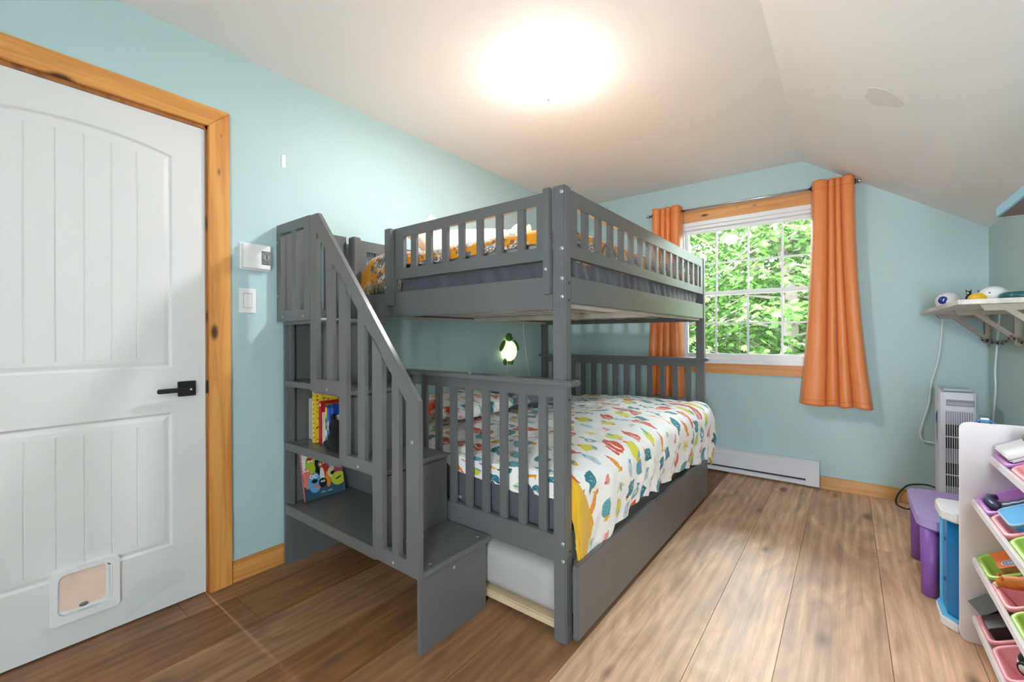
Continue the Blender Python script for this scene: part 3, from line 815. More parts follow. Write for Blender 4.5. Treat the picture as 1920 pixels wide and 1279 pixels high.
# ------------------------------------------------------------------ soft things
def mattress(name, x0, x1, y0, y1, z0, z1, mat, label, cat, r=0.04, wr=0.004, seed=3, folds=0.0):
    """rounded box with puckered sides"""
    loops = []
    nz = 14
    per = []
    n = 90
    rr = 0.07
    base = rounded_rect(x0, x1, y0, y1, rr, 8)
    # resample outline evenly
    P = [Vector((*p, 0)) for p in base] + [Vector((*base[0], 0))]
    ds = [0]
    for a, b_ in zip(P, P[1:]): ds.append(ds[-1] + (b_ - a).length)
    N = int(ds[-1] / 0.018)
    out = []
    j = 0
    for k in range(N):
        d = ds[-1] * k / N
        while ds[j + 1] < d: j += 1
        out.append(P[j].lerp(P[j + 1], (d - ds[j]) / (ds[j + 1] - ds[j])))
    bm = bmesh.new()
    cx, cy = (x0 + x1) / 2, (y0 + y1) / 2
    rings = []
    def prof(k):
        a = PI * k / (nz - 1)
        t = k / (nz - 1)
        z = z0 + (z1 - z0) * t
        e = min(t, 1 - t) * (z1 - z0)
        inset = 0 if e >= r else r - math.sqrt(max(0, r * r - (r - e) ** 2))
        return z, inset
    for k in range(nz):
        z, ins = prof(k)
        ring = []
        for i, p in enumerate(out):
            nx = p - out[i - 1]; nrm = Vector((nx.y, -nx.x, 0)).normalized()
            d = ds[-1] * i / N
            t = k / (nz - 1)
            w = wr * math.sin(d * 47 + 9 * math.sin(d * 5.1 + seed) + 6 * t * math.sin(d * 2.3)) * math.sin(PI * t)
            w += folds * (math.sin(d * 38 + 5 * math.sin(d * 7 + seed) + t * 9) * 0.6 + math.sin(d * 71 + t * 6 + seed)) * math.sin(PI * t)
            ring.append(bm.verts.new((p.x + nrm.x * (w - ins), p.y + nrm.y * (w - ins), z)))
        rings.append(ring)
    for a, b_ in zip(rings, rings[1:]):
        for i in range(N):
            bm.faces.new((a[i], a[(i + 1) % N], b_[(i + 1) % N], b_[i]))
    bm.faces.new(rings[0][::-1]); bm.faces.new(rings[-1])
    o = obj(name, bm, mat, None, True)
    return tag(o, label, cat)
mattress('upper_mattress', 0.070, 1.398, RY0 + 0.006, RY1 - 0.006, 1.269, 1.475, M_SHEET,
         'mattress in a charcoal fitted sheet on the top bunk', 'mattress', wr=0.004, folds=0.0045)
lm = mattress('lower_mattress', 0.070, 1.398, RY0 + 0.008, RY1 - 0.008, 0.335, 0.585, M_SHEET,
         'mattress in a charcoal fitted sheet on the bottom bunk', 'mattress', wr=0.003, seed=8, folds=0.001)
lb = boxes('sheet_label', [(0.822, 0.862, RY0 + 0.001, RY0 + 0.003, 0.396, 0.407)], simple('label_grey', (150, 150, 152), 0.7), lm)
mattress('trundle_mattress', 0.40, 1.428, 1.412, 3.20, 0.053, 0.245, M_LSHEET,
         'mattress in a light grey sheet lying on the trundle board', 'mattress', r=0.05, wr=0.003, seed=2)

def fold_sheet(s, t, W, Ln, r, x0, y1, top):
    """drape: s runs in x from the wall side, t runs in y towards the viewer; past W or Ln the cloth hangs.
    Returns arrays x,y,z; top(x,y) gives the height of the flat part."""
    ex = np.maximum(0, s - W); ey = np.maximum(0, t - Ln)
    d = np.hypot(ex, ey) + 1e-9
    q = r * PI / 2
    hor = np.where(d < q, r * np.sin(d / r), r)
    drop = np.where(d < q, r * (1 - np.cos(d / r)), r + (d - q))
    fx = np.minimum(s, W); fy = np.minimum(t, Ln)
    x = x0 + fx + hor * ex / d; y = y1 - (fy + hor * ey / d)
    return x, y, drop, hor * ex / d, hor * ey / d, d

# ---- animal duvet on the bottom bunk
FOX, TEAL, DTEAL, YEL, ORG, MUS, SKY, PINK, DARK, OLV = ((206, 74, 40), (96, 160, 170), (44, 118, 132), (214, 206, 62), (226, 140, 42), (222, 170, 44), (176, 206, 214), (226, 150, 150), (52, 60, 70), (206, 200, 150))
def m_fox(c, x, y, k, a, f):
    def R(px, py): px *= f; return (x + k * (px * math.cos(a) - py * math.sin(a)), y + k * (px * math.sin(a) + py * math.cos(a)))
    c.poly([R(*p) for p in ((-.50, .10), (-.35, .30), (.05, .34), (.30, .20), (.46, -.02), (.56, -.30), (.34, -.22), (.10, -.30), (-.25, -.26), (-.46, -.12))], FOX)
    c.poly([R(*p) for p in ((-.52, .42), (-.30, .50), (.02, .46), (.02, .38), (-.28, .37), (-.50, .24))], FOX)
    c.poly([R(*p) for p in ((-.40, -.02), (-.10, .10), (.22, .0), (.10, .06), (-.12, .17), (-.38, .06))], (248, 246, 240))
    c.ell(*R(.44, -.16), .035 * k, .035 * k, DARK)
def m_bird(c, x, y, k, a, f, col=TEAL, bk=ORG):
    def R(px, py): px *= f; return (x + k * (px * math.cos(a) - py * math.sin(a)), y + k * (px * math.sin(a) + py * math.cos(a)))
    c.ell(*R(0, 0), .36 * k, .22 * k, col, a); c.ell(*R(.32, .14), .15 * k, .14 * k, col, a)
    c.poly([R(*p) for p in ((.44, .22), (.80, .12), (.44, .08))], bk)
    c.poly([R(*p) for p in ((-.30, .02), (-.62, .22), (-.56, -.06))], DTEAL)
    c.ell(*R(.35, .18), .035 * k, .035 * k, DARK); c.ell(*R(-.05, .0), .18 * k, .09 * k, (230, 226, 210), a + .3 * f)
def m_hedge(c, x, y, k, a, f):
    def R(px, py): px *= f; return (x + k * (px * math.cos(a) - py * math.sin(a)), y + k * (px * math.sin(a) + py * math.cos(a)))
    c.poly([R(*p) for p in ((-.46, -.22), (-.40, .10), (-.20, .32), (.10, .36), (.36, .20), (.44, -.06), (.40, -.24))], TEAL)
    for i in range(5):
        for j in range(3): c.ell(*R(-.30 + i * .15, -.10 + j * .13), .028 * k, .028 * k, DTEAL)
    c.poly([R(*p) for p in ((.40, -.24), (.66, -.06), (.58, .16), (.40, .12))], MUS)
def m_square(c, x, y, k, a, f):
    def R(px, py): px *= f; return (x + k * (px * math.cos(a) - py * math.sin(a)), y + k * (px * math.sin(a) + py * math.cos(a)))
    c.poly([R(*p) for p in ((-.40, -.28), (.20, -.34), (.36, -.02), (.30, .30), (.05, .20), (-.16, .34), (-.36, .18))], DTEAL)
    c.ell(*R(.36, .22), .10 * k, .09 * k, DARK); c.poly([R(*p) for p in ((.42, .28), (.62, .22), (.42, .14))], ORG)
    for p in ((-.15, -.08), (.02, .0), (-.05, .12), (.1, -.14)): c.ell(*R(*p), .025 * k, .025 * k, (225, 235, 235))
def m_yel(c, x, y, k, a, f):
    def R(px, py): px *= f; return (x + k * (px * math.cos(a) - py * math.sin(a)), y + k * (px * math.sin(a) + py * math.cos(a)))
    c.poly([R(*p) for p in ((-.42, .05), (-.20, .34), (.18, .30), (.42, .10), (.36, -.22), (-.05, -.34), (-.36, -.22))], YEL)
    c.ell(*R(-.30, -.18), .24 * k, .09 * k, TEAL, a + .5); c.ell(*R(.40, .14), .12 * k, .10 * k, ORG); c.ell(*R(.42, .17), .03 * k, .03 * k, DARK)
def m_deer(c, x, y, k, a, f):
    def R(px, py): px *= f; return (x + k * (px * math.cos(a) - py * math.sin(a)), y + k * (px * math.sin(a) + py * math.cos(a)))
    c.ell(*R(-.05, 0), .40 * k, .15 * k, ORG, a - .5 * f); c.ell(*R(.36, -.26), .12 * k, .10 * k, ORG)
    c.poly([R(*p) for p in ((.30, -.20), (.22, .10), (.34, -.05), (.46, .12), (.44, -.18))], MUS)
    c.poly([R(*p) for p in ((-.40, .14), (-.60, .30), (-.34, .26))], FOX); c.ell(*R(.40, -.26), .03 * k, .03 * k, DARK)
def m_flower(c, x, y, k, a, f):
    for i in range(5):
        b_ = a + i * 2 * PI / 5; c.ell(x + .20 * k * math.cos(b_), y + .20 * k * math.sin(b_), .17 * k, .07 * k, (220, 208, 110), b_)
    c.ell(x, y, .07 * k, .07 * k, MUS)
def m_cloud(c, x, y, k, a, f):
    c.ell(x, y, .46 * k, .17 * k, SKY, a); c.ell(x + .12 * k, y + .04 * k, .06 * k, .05 * k, PINK); c.ell(x - .3 * k, y - .08 * k, .12 * k, .05 * k, DTEAL, a + .6)
def m_leafy(c, x, y, k, a, f):
    for i, col in enumerate((OLV, TEAL, OLV)):
        b_ = a + (i - 1) * .7; c.ell(x + .18 * k * math.cos(b_), y + .18 * k * math.sin(b_), .22 * k, .06 * k, col, b_)
def m_pink(c, x, y, k, a, f):
    c.ell(x, y, .24 * k, .15 * k, PINK, a); c.ell(x + .1 * k, y + .16 * k, .09 * k, .08 * k, (200, 96, 96)); c.ell(x - .2 * k, y - .1 * k, .10 * k, .03 * k, FOX, a)
MOTIFS = [m_fox, m_square, m_hedge, m_yel, m_deer, m_hedge, m_cloud, m_fox, m_bird, m_leafy, m_yel, m_flower, m_square, m_pink, m_fox]
def animal_canvas(nu, nv, w, h, seed=1, pitch=0.118):
    c = Canvas(nu, nv, w, h, (240, 238, 234)); rs = random.Random(seed)
    j = 0; y = 0.03
    row = 0
    while y < h + 0.05:
        x = 0.02 + (row % 2) * pitch * 0.5
        while x < w + 0.05:
            m = MOTIFS[(j * 7 + row * 4 + rs.randrange(3)) % len(MOTIFS)]
            m(c, x + rs.uniform(-.016, .016), y + rs.uniform(-.014, .014), rs.uniform(0.086, 0.114), rs.uniform(-.35, .35), rs.choice((-1, 1)))
            x += pitch; j += 1
        y += pitch * 0.86; row += 1
    return c
def make_duvet():
    W, Ln, r = 1.30, 1.83, 0.075           # flat width (x) and length (y), edge roundness
    x0, ys = 0.085, 3.285
    nu, nv = 480, 560
    smax, tmax = W + 0.40, Ln + 0.27
    S, Tt = np.meshgrid(np.linspace(0, smax, nu), np.linspace(0, tmax, nv))
    # uneven hems
    hs = 0.372 + 0.020 * np.sin(Tt * 3.1 + 1.0) + 0.014 * np.sin(Tt * 7.7)
    he = 0.085 + 0.085 * np.clip((S - 0.35) / 0.95, 0, 1) + 0.010 * np.sin(S * 9.0)
    s = np.where(S > W, W + (S - W) / 0.40 * hs, S)
    t = np.where(Tt > Ln, Ln + (Tt - Ln) / 0.27 * he, Tt)
    # corner: keep total drop about the same
    ex = np.maximum(0, s - W); ey = np.maximum(0, t - Ln)
    both = (ex > 0) & (ey > 0)
    lim = 0.40
    d = np.hypot(ex, ey); k = np.where(both & (d > lim), lim / np.maximum(d, 1e-6), 1.0)
    s = np.where(both, W + ex * k, s); t = np.where(both, Ln + ey * k, t)
    x, y, drop, hx, hy, d = fold_sheet(s, t, W, Ln, r, x0, ys, None)
    top = 0.655 + 0.02 * noise2(s, t, 3.0, 4) + 0.012 * noise2(s, t, 9.0, 5)
    top += 0.035 * np.exp(-((s - 1.0) / 0.35) ** 2) * np.exp(-((t - 0.75) / 0.7) ** 2)      # fuller middle
    top -= 0.05 * np.clip((t - 1.2) / 0.63, 0, 1)                                                # settles towards the end rail
    top -= 0.02 * np.clip((1.0 - s) / 1.0, 0, 1)
    z = top - drop
    # bulge of the filled side, more towards the far end; the near end stays behind the slats
    side = np.clip(ex / 0.36, 0, 1); end = np.clip(ey / 0.16, 0, 1)
    puff = np.sin(PI * np.clip(side, 0, 1) ** 0.8) * 0.028 + 0.030 * np.clip(ex / 0.05, 0, 1) * np.clip(1 - t / 0.9, 0, 1)
    puff = puff * np.clip((1.80 - t) / 0.3, 0.0, 1)
    wav = np.clip((1.86 - t) / 0.3, 0.15, 1) * 0.012 * np.sin(t * 34 + 3 * np.sin(t * 5)) * side + 0.010 * noise2(s, t, 12.0, 9) * np.clip(side * 2, 0, 1)
    x = x + puff * (ex > 0) + wav
    y = y - 0.0 * end
    y = np.where(ey > 0, np.maximum(y, 1.4185 + 0.004 * (1 + np.sin(s * 40)) * end), y)
    # side skirt near the corner hangs outside the post line but behind the end rail
    z += 0.006 * noise2(s, t, 16.0, 12)
    # far edge rounded down
    z -= 0.09 * np.exp(-((tmax * 0 + t) / 0.05) ** 2)
    y = np.where(ey <= 0, y, y)
    P = np.stack([x, y, z], -1)
    c = animal_canvas(nu, nv, smax, tmax, 3)
    # the near corner is turned back, showing the mustard underside
    q_ = np.clip((S - W) / 0.40, 0, 1)
    c.c[(S > W - 0.005) & (Tt > Ln + 0.055 - 0.22 * q_ * np.clip((1.12 - q_) / 0.5, 0, 1))] = lin((214, 166, 40))
    me = grid_mesh('animal_duvet', P, c.c, flip=True)
    o = link_mesh('animal_duvet', me, [painted('duvet_print', 0.85, 0.2, bump=0.12, bscale=40, sheen=0.2), simple('mustard_cotton', (214, 166, 40), 0.85)])
    so = o.modifiers.new('thick', 'SOLIDIFY'); so.thickness = 0.012; so.offset = -1.0; so.material_offset = 1; so.material_offset_rim = 1
    tag(o, 'white duvet printed with foxes and birds on the bottom bunk', 'duvet')
    return o
make_duvet()

def pillow(name, c, size, rot, mat, label, colours=None, n=40):
    """plump cushion: two domed faces meeting at a seam"""
    U, V = np.meshgrid(np.linspace(-1, 1, n), np.linspace(-1, 1, n))
    prof = np.clip((1 - np.abs(U) ** 3.2), 0, 1) ** 0.55 * np.clip((1 - np.abs(V) ** 3.2), 0, 1) ** 0.55
    shrink = 1 - 0.07 * (np.abs(U) * np.abs(V)) ** 0 * 0 - 0.05 * (1 - np.abs(U)) * (np.abs(V) > 0.9) - 0.05 * (1 - np.abs(V)) * (np.abs(U) > 0.9)
    x = U * size[0] / 2 * shrink; y = V * size[1] / 2 * shrink
    z = prof * size[2] / 2 * (1 + 0.10 * noise2(U * .5, V * .5, 3.0, 21))
    P1 = np.stack([x, y, z], -1); P2 = np.stack([x, y, -z * 0.8], -1)
    m1 = grid_mesh(name, P1, colours)
    bm = bmesh.new(); bm.from_mesh(m1)
    m2 = grid_mesh(name + '_back', P2, colours, flip=True); bm.from_mesh(m2); bpy.data.meshes.remove(m2)
    bmesh.ops.remove_doubles(bm, verts=list(bm.verts), dist=0.0008)
    bm.to_mesh(m1); bm.free()
    m1.polygons.foreach_set('use_smooth', [True] * len(m1.polygons))
    o = link_mesh(name, m1, mat)
    o.matrix_world = Matrix.Translation(Vector(c)) @ rot
    return o
def rx(a): return Matrix.Rotation(math.radians(a), 4, 'X')
def ry(a): return Matrix.Rotation(math.radians(a), 4, 'Y')
def rz(a): return Matrix.Rotation(math.radians(a), 4, 'Z')
c = animal_canvas(40, 40, 0.46, 0.62, 11)
o = pillow('bed_pillow', (0.42, 1.88, 0.725), (0.44, 0.62, 0.13), rz(4) @ ry(4), painted('duvet_print'), '', c.c)
tag(o, 'fox print pillow lying on the duvet by the wall', 'pillow')
c = Canvas(40, 40, 0.46, 0.60, (118, 122, 130)); rs = random.Random(4)
for k in range(26): c.ell(rs.random() * .46, rs.random() * .6, .07, .012, (168, 172, 182), rs.random() * 3)
o = pillow('bed_pillow', (0.44, 2.44, 0.75), (0.46, 0.60, 0.13), rz(-6) @ ry(10), painted('grey_leaf_print', 0.85, 0.2), '', c.c)
tag(o, 'grey pillow with pale leaf print behind the fox print pillow', 'pillow')

# ---- orange blanket on the top bunk
def blanket_canvas(nu, nv, w, h):
    c = Canvas(nu, nv, w, h, (222, 144, 24)); rs = random.Random(9)
    def med(x, y, R):
        for k, (f, col) in enumerate(((1, (216, 208, 200)), (.86, (84, 88, 108)), (.74, (222, 214, 204)), (.55, (222, 144, 24)), (.44, (92, 80, 92)), (.30, (230, 222, 210)), (.14, (190, 90, 40)))):
            c.ell(x, y, R * f, R * f, col)
        for i in range(10):
            b_ = i * PI / 5; c.ell(x + R * .64 * math.cos(b_), y + R * .64 * math.sin(b_), R * .12, R * .07, (70, 74, 96), b_)
            c.ell(x + R * 1.12 * math.cos(b_), y + R * 1.12 * math.sin(b_), R * .16, R * .10, (206, 198, 190), b_)
    def vine(x, y, L, a):
        for i in range(14):
            t = i / 13; px = x + L * t * math.cos(a + .8 * math.sin(t * 5)); py = y + L * t * math.sin(a + .8 * math.sin(t * 5))
            c.ell(px, py, .006, .004, (96, 70, 60)); 
            if i % 3 == 0: c.ell(px + .012, py + .01, .016, .007, rs.choice(((84, 96, 116), (220, 210, 200), (176, 84, 40), (120, 130, 110))), a + i)
    y = 0.05
    row = 0
    while y < h + .1:
        x = 0.05 + (row % 2) * .13
        while x < w + .1:
            k = rs.random()
            if k < .45: med(x, y, rs.uniform(.038, .055))
            elif k < .75:
                for i in range(6):
                    b_ = i * PI / 3; c.ell(x + .024 * math.cos(b_), y + .024 * math.sin(b_), .016, .008, (222, 214, 206), b_)
                    c.ell(x + .024 * math.cos(b_), y + .024 * math.sin(b_), .009, .004, (88, 80, 96), b_)
                c.ell(x, y, .009, .009, (90, 84, 100))
            else:
                c.ell(x, y, .052, .022, (98, 110, 124), rs.random() * 3); c.ell(x, y, .034, .010, (210, 202, 190), rs.random() * 3)
            for q in range(2): vine(x + rs.uniform(-.06, .06), y + rs.uniform(-.06, .06), .12, rs.random() * 6.3)
            x += .15
        y += .12; row += 1
    return c
def make_blanket():
    W, Ln, r = 1.275, 1.80, 0.05
    x0, ys = 0.095, 3.26
    nu, nv = 300, 360
    smax, tmax = W + 0.16, Ln + 0.16
    S, Tt = np.meshgrid(np.linspace(0, smax, nu), np.linspace(0, tmax, nv))
    s, t = S.copy(), Tt.copy()
    ex = np.maximum(0, s - W); ey = np.maximum(0, t - Ln)
    he = np.where(S < 0.36, 0.185, 0.10); t = np.where(Tt > Ln, Ln + (Tt - Ln) / 0.16 * he, Tt)
    ey = np.maximum(0, t - Ln)
    x, y, drop, hx, hy, d = fold_sheet(s, t, W, Ln, r, x0, ys, None)
    top = 1.556 + 0.012 * noise2(s, t, 4.0, 31) + 0.028 * np.exp(-((s - 0.2) / 0.16) ** 2) * np.exp(-((t - 1.75) / 0.2) ** 2)
    z = top - drop
    bul = np.where(ex > 0, 0.004 * np.sin(t * 37 + 2 * np.sin(t * 4)) * np.clip(ex / .1, 0, 1), 0)
    x = np.minimum(x + bul, 1.3985)
    open_ = np.clip((0.33 - s) / 0.06, 0, 1)           # where there is no guard panel it spills out a little
    y = np.where(ey > 0, y + 0.0 - 0.016 * np.sin(PI * np.clip(ey / 0.18, 0, 1)) * open_ * 0 , y)
    y = np.maximum(y, np.where(open_ > 0.5, 1.4085, 1.4085))
    # rounded wall-side edge
    z -= 0.05 * np.exp(-(s / 0.04) ** 2)
    P = np.stack([x, y, z], -1)
    c = blanket_canvas(nu, nv, smax, tmax)
    bl = thing('bed_blanket', 'orange floral blanket with a fringed edge over the top bunk', 'blanket', (0.7, 2.3, 1.5))
    me = grid_mesh('blanket_cloth', P, c.c, flip=True)
    o = link_mesh('blanket_cloth', me, painted('orange_floral', 0.9, 0.15, bump=0.2, bscale=60, sheen=0.3), bl)
    so = o.modifiers.new('thick', 'SOLIDIFY'); so.thickness = 0.010; so.offset = -1.0
    # fringe: twisted yarns along the near hem and the side hem
    rs = random.Random(2)
    bm = bmesh.new()
    def yarn(px, py, pz, L, dx, dy):
        mid = (px + dx * .5 + rs.uniform(-.004, .004), py + dy * .5 + rs.uniform(-.002, .002), pz - L * .5)
        tube_bm(bm, [(px, py, pz + .006), mid, (px + dx, py + dy, pz - L)], [0.0024, 0.0022, 0.0012], 5)
    for i in range(6, 78):
        p = P[-1, i]
        yarn(p[0], p[1] - 0.006, p[2], rs.uniform(.035, .058), rs.uniform(-.012, .012), -rs.uniform(.0, .006) )
    f = obj('fringe', bm, simple('khaki_yarn', (150, 138, 104), 0.9, var=0.35, vscale=70), bl, True)
    f['kind'] = 'stuff'; f['label'] = 'khaki yarn fringe'
    return bl
make_blanket()
# padding under the blanket
mattress('quilt', 0.10, 1.365, 1.465, 3.25, 1.4755, 1.545, simple('white_cotton', (236, 236, 234), 0.85, bump=0.1, bscale=30),
         'white quilt under the orange floral blanket', 'quilt', r=0.03, wr=0.002, seed=5)
o = pillow('bed_pillow', (0.53, 1.84, 1.625), (0.46, 0.34, 0.15), rz(30) @ rx(48), simple('white_cotton', (236, 236, 234), 0.85), '')
tag(o, 'plump white pillow standing up on the top bunk', 'pillow')
o = pillow('throw_cushion', (0.43, 1.64, 1.672), (0.20, 0.21, 0.09), rz(60) @ rx(78) @ rz(45), simple('cream_cotton', (226, 222, 212), 0.85), '')
tag(o, 'cream cushion with its corner up beside the white pillow', 'cushion')
# ================================================================== STAIRCASE WITH SHELVES
st = thing('bunk_staircase', 'grey stair unit with railing and built-in shelves at the foot of the bunk bed', 'staircase', (0.55, 1.2, 0))
SY0, SY1 = 1.017, 1.3675
boxes('side_panel', [(0.030, 0.048, SY0, SY1 - 0.002, 0.0, 1.190)], M_GREY, st, bev=0.0015)
boxes('face_strip', [(0.048, 0.075, SY0 + 0.018, SY0 + 0.034, 0.304, 1.19)], M_GREY, st)
# risers
for x, z0, z1 in ((1.032, 0.0, 0.279), (0.803, 0.304, 0.582), (0.567, 0.609, 0.872), (0.335, 0.899, 1.190)):
    boxes('riser', [(x, x + 0.018, SY0, SY1, z0, z1)], M_GREY, st, bev=0.001)
# treads with a rounded nose towards the room
def tread(x0, x1, z0, z1, y0, y1):
    bm = bmesh.new(); h = (z1 - z0) / 2
    pts = [(x0, z0)] + [(x1 - h + h * math.cos(a), (z0 + z1) / 2 + h * math.sin(a)) for a in [(-PI / 2 + PI * k / 8) for k in range(9)]] + [(x0, z1)]
    prism_bm(bm, pts, 1, y0, y1)
    return obj('tread', bm, M_GREY, st)
t1 = tread(0.785, 1.079, 0.279, 0.304, SY0 + 0.001, 1.3695)
t2 = tread(0.548, 0.826, 0.583, 0.609, SY0 + 0.001, 1.3695)
t3 = tread(0.318, 0.590, 0.873, 0.899, SY0 + 0.001, 1.3695)
t4 = tread(0.030, 0.383, 1.190, 1.215, SY0 + 0.001, 1.3695)
for x, y in ((0.862, 1.194), (1.039, 1.328), (1.045, 1.066)): bolt((x, y, 0.304), (0, 0, 1), t1, 0.0055, 0.001)
bolt((1.050, 1.183, 0.245), (1, 0, 0), st, 0.006)
# shelves: apron, front ledge and board
for z0, z1, xe in ((0.257, 0.304, 0.785), (0.572, 0.610, 0.548), (0.887, 0.914, 0.318)):
    boxes('shelf_front', [(0.048, xe, SY0, SY0 + 0.020, z0, z1), (0.048, xe, SY0 + 0.020, SY0 + 0.056, z1 - 0.016, z1)], M_GREY, st, bev=0.0012)
    boxes('shelf_board', [(0.048, xe, SY0 + 0.0585, SY1 - 0.012, z1 - 0.018, z1 - 0.0015)], M_GREY, st)
boxes('back_panel', [(0.048, 0.803, SY1 - 0.012, SY1 - 0.004, 0.285, 0.600), (0.048, 0.567, SY1 - 0.012, SY1 - 0.004, 0.600, 0.890), (0.048, 0.335, SY1 - 0.012, SY1 - 0.004, 0.890, 1.190)], M_GREY, st)
# landing guard: a flat slatted panel
RYA, RYB = 0.996, 1.0165
lg = boxes('landing_guard', [(0.010, 0.331, RYA, RYB, 1.632, 1.678), (0.010, 0.331, RYA, RYB, 1.205, 1.255), (0.010, 0.053, RYA, RYB, 1.254, 1.633), (0.277, 0.331, RYA, RYB, 1.254, 1.633)], M_GREY, st)
boxes('guard_slat', [(0.158, 0.204, RYA + 0.002, RYB - 0.002, 1.254, 1.633)], M_GREY, lg)
for x, z in ((0.018, 1.593), (0.018, 1.330), (0.073, 1.225), (0.270, 1.225)): bolt((x, RYA, z), (0, -1, 0), lg, 0.0055)
# landing guard along the wall
wg = boxes('wall_guard', [(0.008, 0.030, 1.018, 1.362, 1.632, 1.685), (0.008, 0.030, 1.018, 1.362, 1.216, 1.270), (0.008, 0.030, 1.018, 1.068, 1.269, 1.633), (0.008, 0.030, 1.305, 1.362, 1.269, 1.633)], M_GREY, st)
for a, b_ in ((1.10, 1.14), (1.17, 1.21), (1.24, 1.28)): boxes('guard_slat', [(0.010, 0.028, a, b_, 1.269, 1.633)], M_GREY, wg)
# stair railing: sloping handrail, stepped posts, bottom rails, slats
def zo(x): return 1.674 + (0.903 - 1.674) * (x - 0.400) / (1.067 - 0.400)
def zi(x): return 1.593 + (0.890 - 1.593) * (x - 0.389) / (1.007 - 0.389)
hr = prism('handrail', [(0.333, 1.6755), (0.400, 1.6755), (1.067, 0.903), (1.067, 0.815), (0.998, 0.900), (0.388, 1.594), (0.333, 1.594)], 1, RYA, RYB, M_GREY, st, bev=0.0012)
def post_(x0, x1, z0, zf):
    return prism('rail_post', [(x0, z0), (x1, z0), (x1, zf(x1) + 0.004), (x0, zf(x0) + 0.004)], 1, RYA, RYB, M_GREY, st)
prism('rail_post', [(0.333, 0.886), (0.388, 0.886), (0.388, 1.595), (0.333, 1.595)], 1, RYA, RYB, M_GREY, st)
post_(0.567, 0.622, 0.599, zi); post_(0.799, 0.860, 0.282, zi)
prism('rail_post', [(1.000, 0.282), (1.067, 0.282), (1.067, 0.816), (1.000, 0.900)], 1, RYA, RYB, M_GREY, st)
rails = []
for x0, x1, z0, z1 in ((0.388, 0.567, 0.886, 0.942), (0.622, 0.799, 0.599, 0.645), (0.860, 1.000, 0.282, 0.335)):
    rails.append(boxes('rail_bottom', [(x0, x1, RYA, RYB, z0, z1)], M_GREY, st))
for x0, x1, z0 in ((0.468, 0.517, 0.941), (0.700, 0.747, 0.644), (0.917, 0.957, 0.334)):
    prism('rail_slat', [(x0, z0), (x1, z0), (x1, zi(x1) + 0.004), (x0, zi(x0) + 0.004)], 1, RYA + 0.002, RYB - 0.002, M_GREY, st)
for (x, z), r_ in zip(((0.474, 0.901), (0.703, 0.612), (0.925, 0.300)), rails): bolt((x, RYA, z), (0, -1, 0), r_, 0.0055)
bolt((1.034, RYA, 0.757), (0, -1, 0), st, 0.007)

# ================================================================== BOOKS ON THE STAIR SHELVES
M_PAGES = simple('book_pages', (228, 220, 204), 0.8)
def book(label, x0, x1, y0, y1, z0, z1, spine, cover, paint=None, tilt=0.0, group='picture books on the stair shelf'):
    """spine faces -y, front cover faces +x; cover and spine carry painted patterns"""
    w, d, h = x1 - x0, y1 - y0, z1 - z0
    b = thing('picture_book', label, 'book', ((x0 + x1) / 2, (y0 + y1) / 2, z0), group)
    M = Matrix.Translation((x0, y0, z0)) @ Matrix.Rotation(tilt, 4, 'Y')
    def fin(o):
        o.data.transform(M); return o
    ct = 0.0015
    msp = simple('book_cloth_%02x%02x%02x' % spine, spine, 0.45)
    bm = bmesh.new()
    box(bm, 0, ct, 0, d, 0, h); box(bm, 0, w, 0, ct, 0, h); box(bm, w - ct, w - 0.0004, 0, d, 0, h)
    fin(obj('cover', bm, msp, b))
    bm = bmesh.new(); box(bm, ct, w - ct, ct, d - 0.003, 0.003, h - 0.003)
    fin(obj('pages', bm, M_PAGES, b))
    n, m = max(12, int(d / 0.0022)), max(12, int(h / 0.0022))
    c = Canvas(n, m, d, h, cover)
    s = Canvas(max(4, int(w / 0.0015)), m, w, h, spine)
    if paint: paint(c, s, d, h, w)
    U, V = np.meshgrid(np.linspace(0, d, n), np.linspace(0, h, m))
    fin(link_mesh('front_art', grid_mesh('front_art', np.stack([np.full_like(U, w), U, V], -1), c.c), painted('book_print', 0.35, 0.5), b))
    U, V = np.meshgrid(np.linspace(0, w, s.u.shape[1]), np.linspace(0, h, m))
    fin(link_mesh('spine_art', grid_mesh('spine_art', np.stack([U, np.full_like(U, -0.0004), V], -1), s.c), painted('book_print', 0.35, 0.5), b))
    return b
RED, BLK, WHT, BRN, GRN, BLU, YLW = (196, 40, 36), (28, 24, 26), (240, 238, 232), (110, 60, 34), (96, 140, 60), (40, 84, 170), (238, 204, 56)
def p_yellow(c, s, d, h, w):
    rs = random.Random(3)
    c.poly([(d * .35, h), (d, h), (d, h * .80), (d * .75, h * .86)], (120, 120, 60))
    c.ell(d * .50, h * .90, .026, .020, RED); c.ell(d * .50, h * .955, .008, .007, BLK); c.poly([(d * .36, h * .92), (d * .34, h * .95), (d * .45, h * .93)], RED)
    for z in np.linspace(.06, .96, 13):
        for u in np.linspace(.05, .95, 9):
            k = rs.random(); col = rs.choice((RED, BLK, BRN, (206, 120, 40), (200, 90, 60)))
            if k < .55: c.ell(d * u, h * z, rs.uniform(.003, .008), rs.uniform(.002, .006), col, rs.random() * 3)
            elif k < .7:
                for q in range(3): c.poly([(d * u + q * .006, h * z), (d * u + q * .006 + .002, h * z), (d * u + q * .006 + .002, h * z + .008), (d * u + q * .006, h * z + .008)], BLK); c.poly([(d * u + q * .006 - .0015, h * z + .006), (d * u + q * .006 + .0035, h * z + .006), (d * u + q * .006 + .0035, h * z + .009), (d * u + q * .006 - .0015, h * z + .009)], BLK)
    c.ell(d * .16, h * .22, .010, .010, (226, 190, 150)); 
    for z in np.linspace(.1, .9, 10): s.ell(w * .5, h * z, w * .2, .004, BRN)
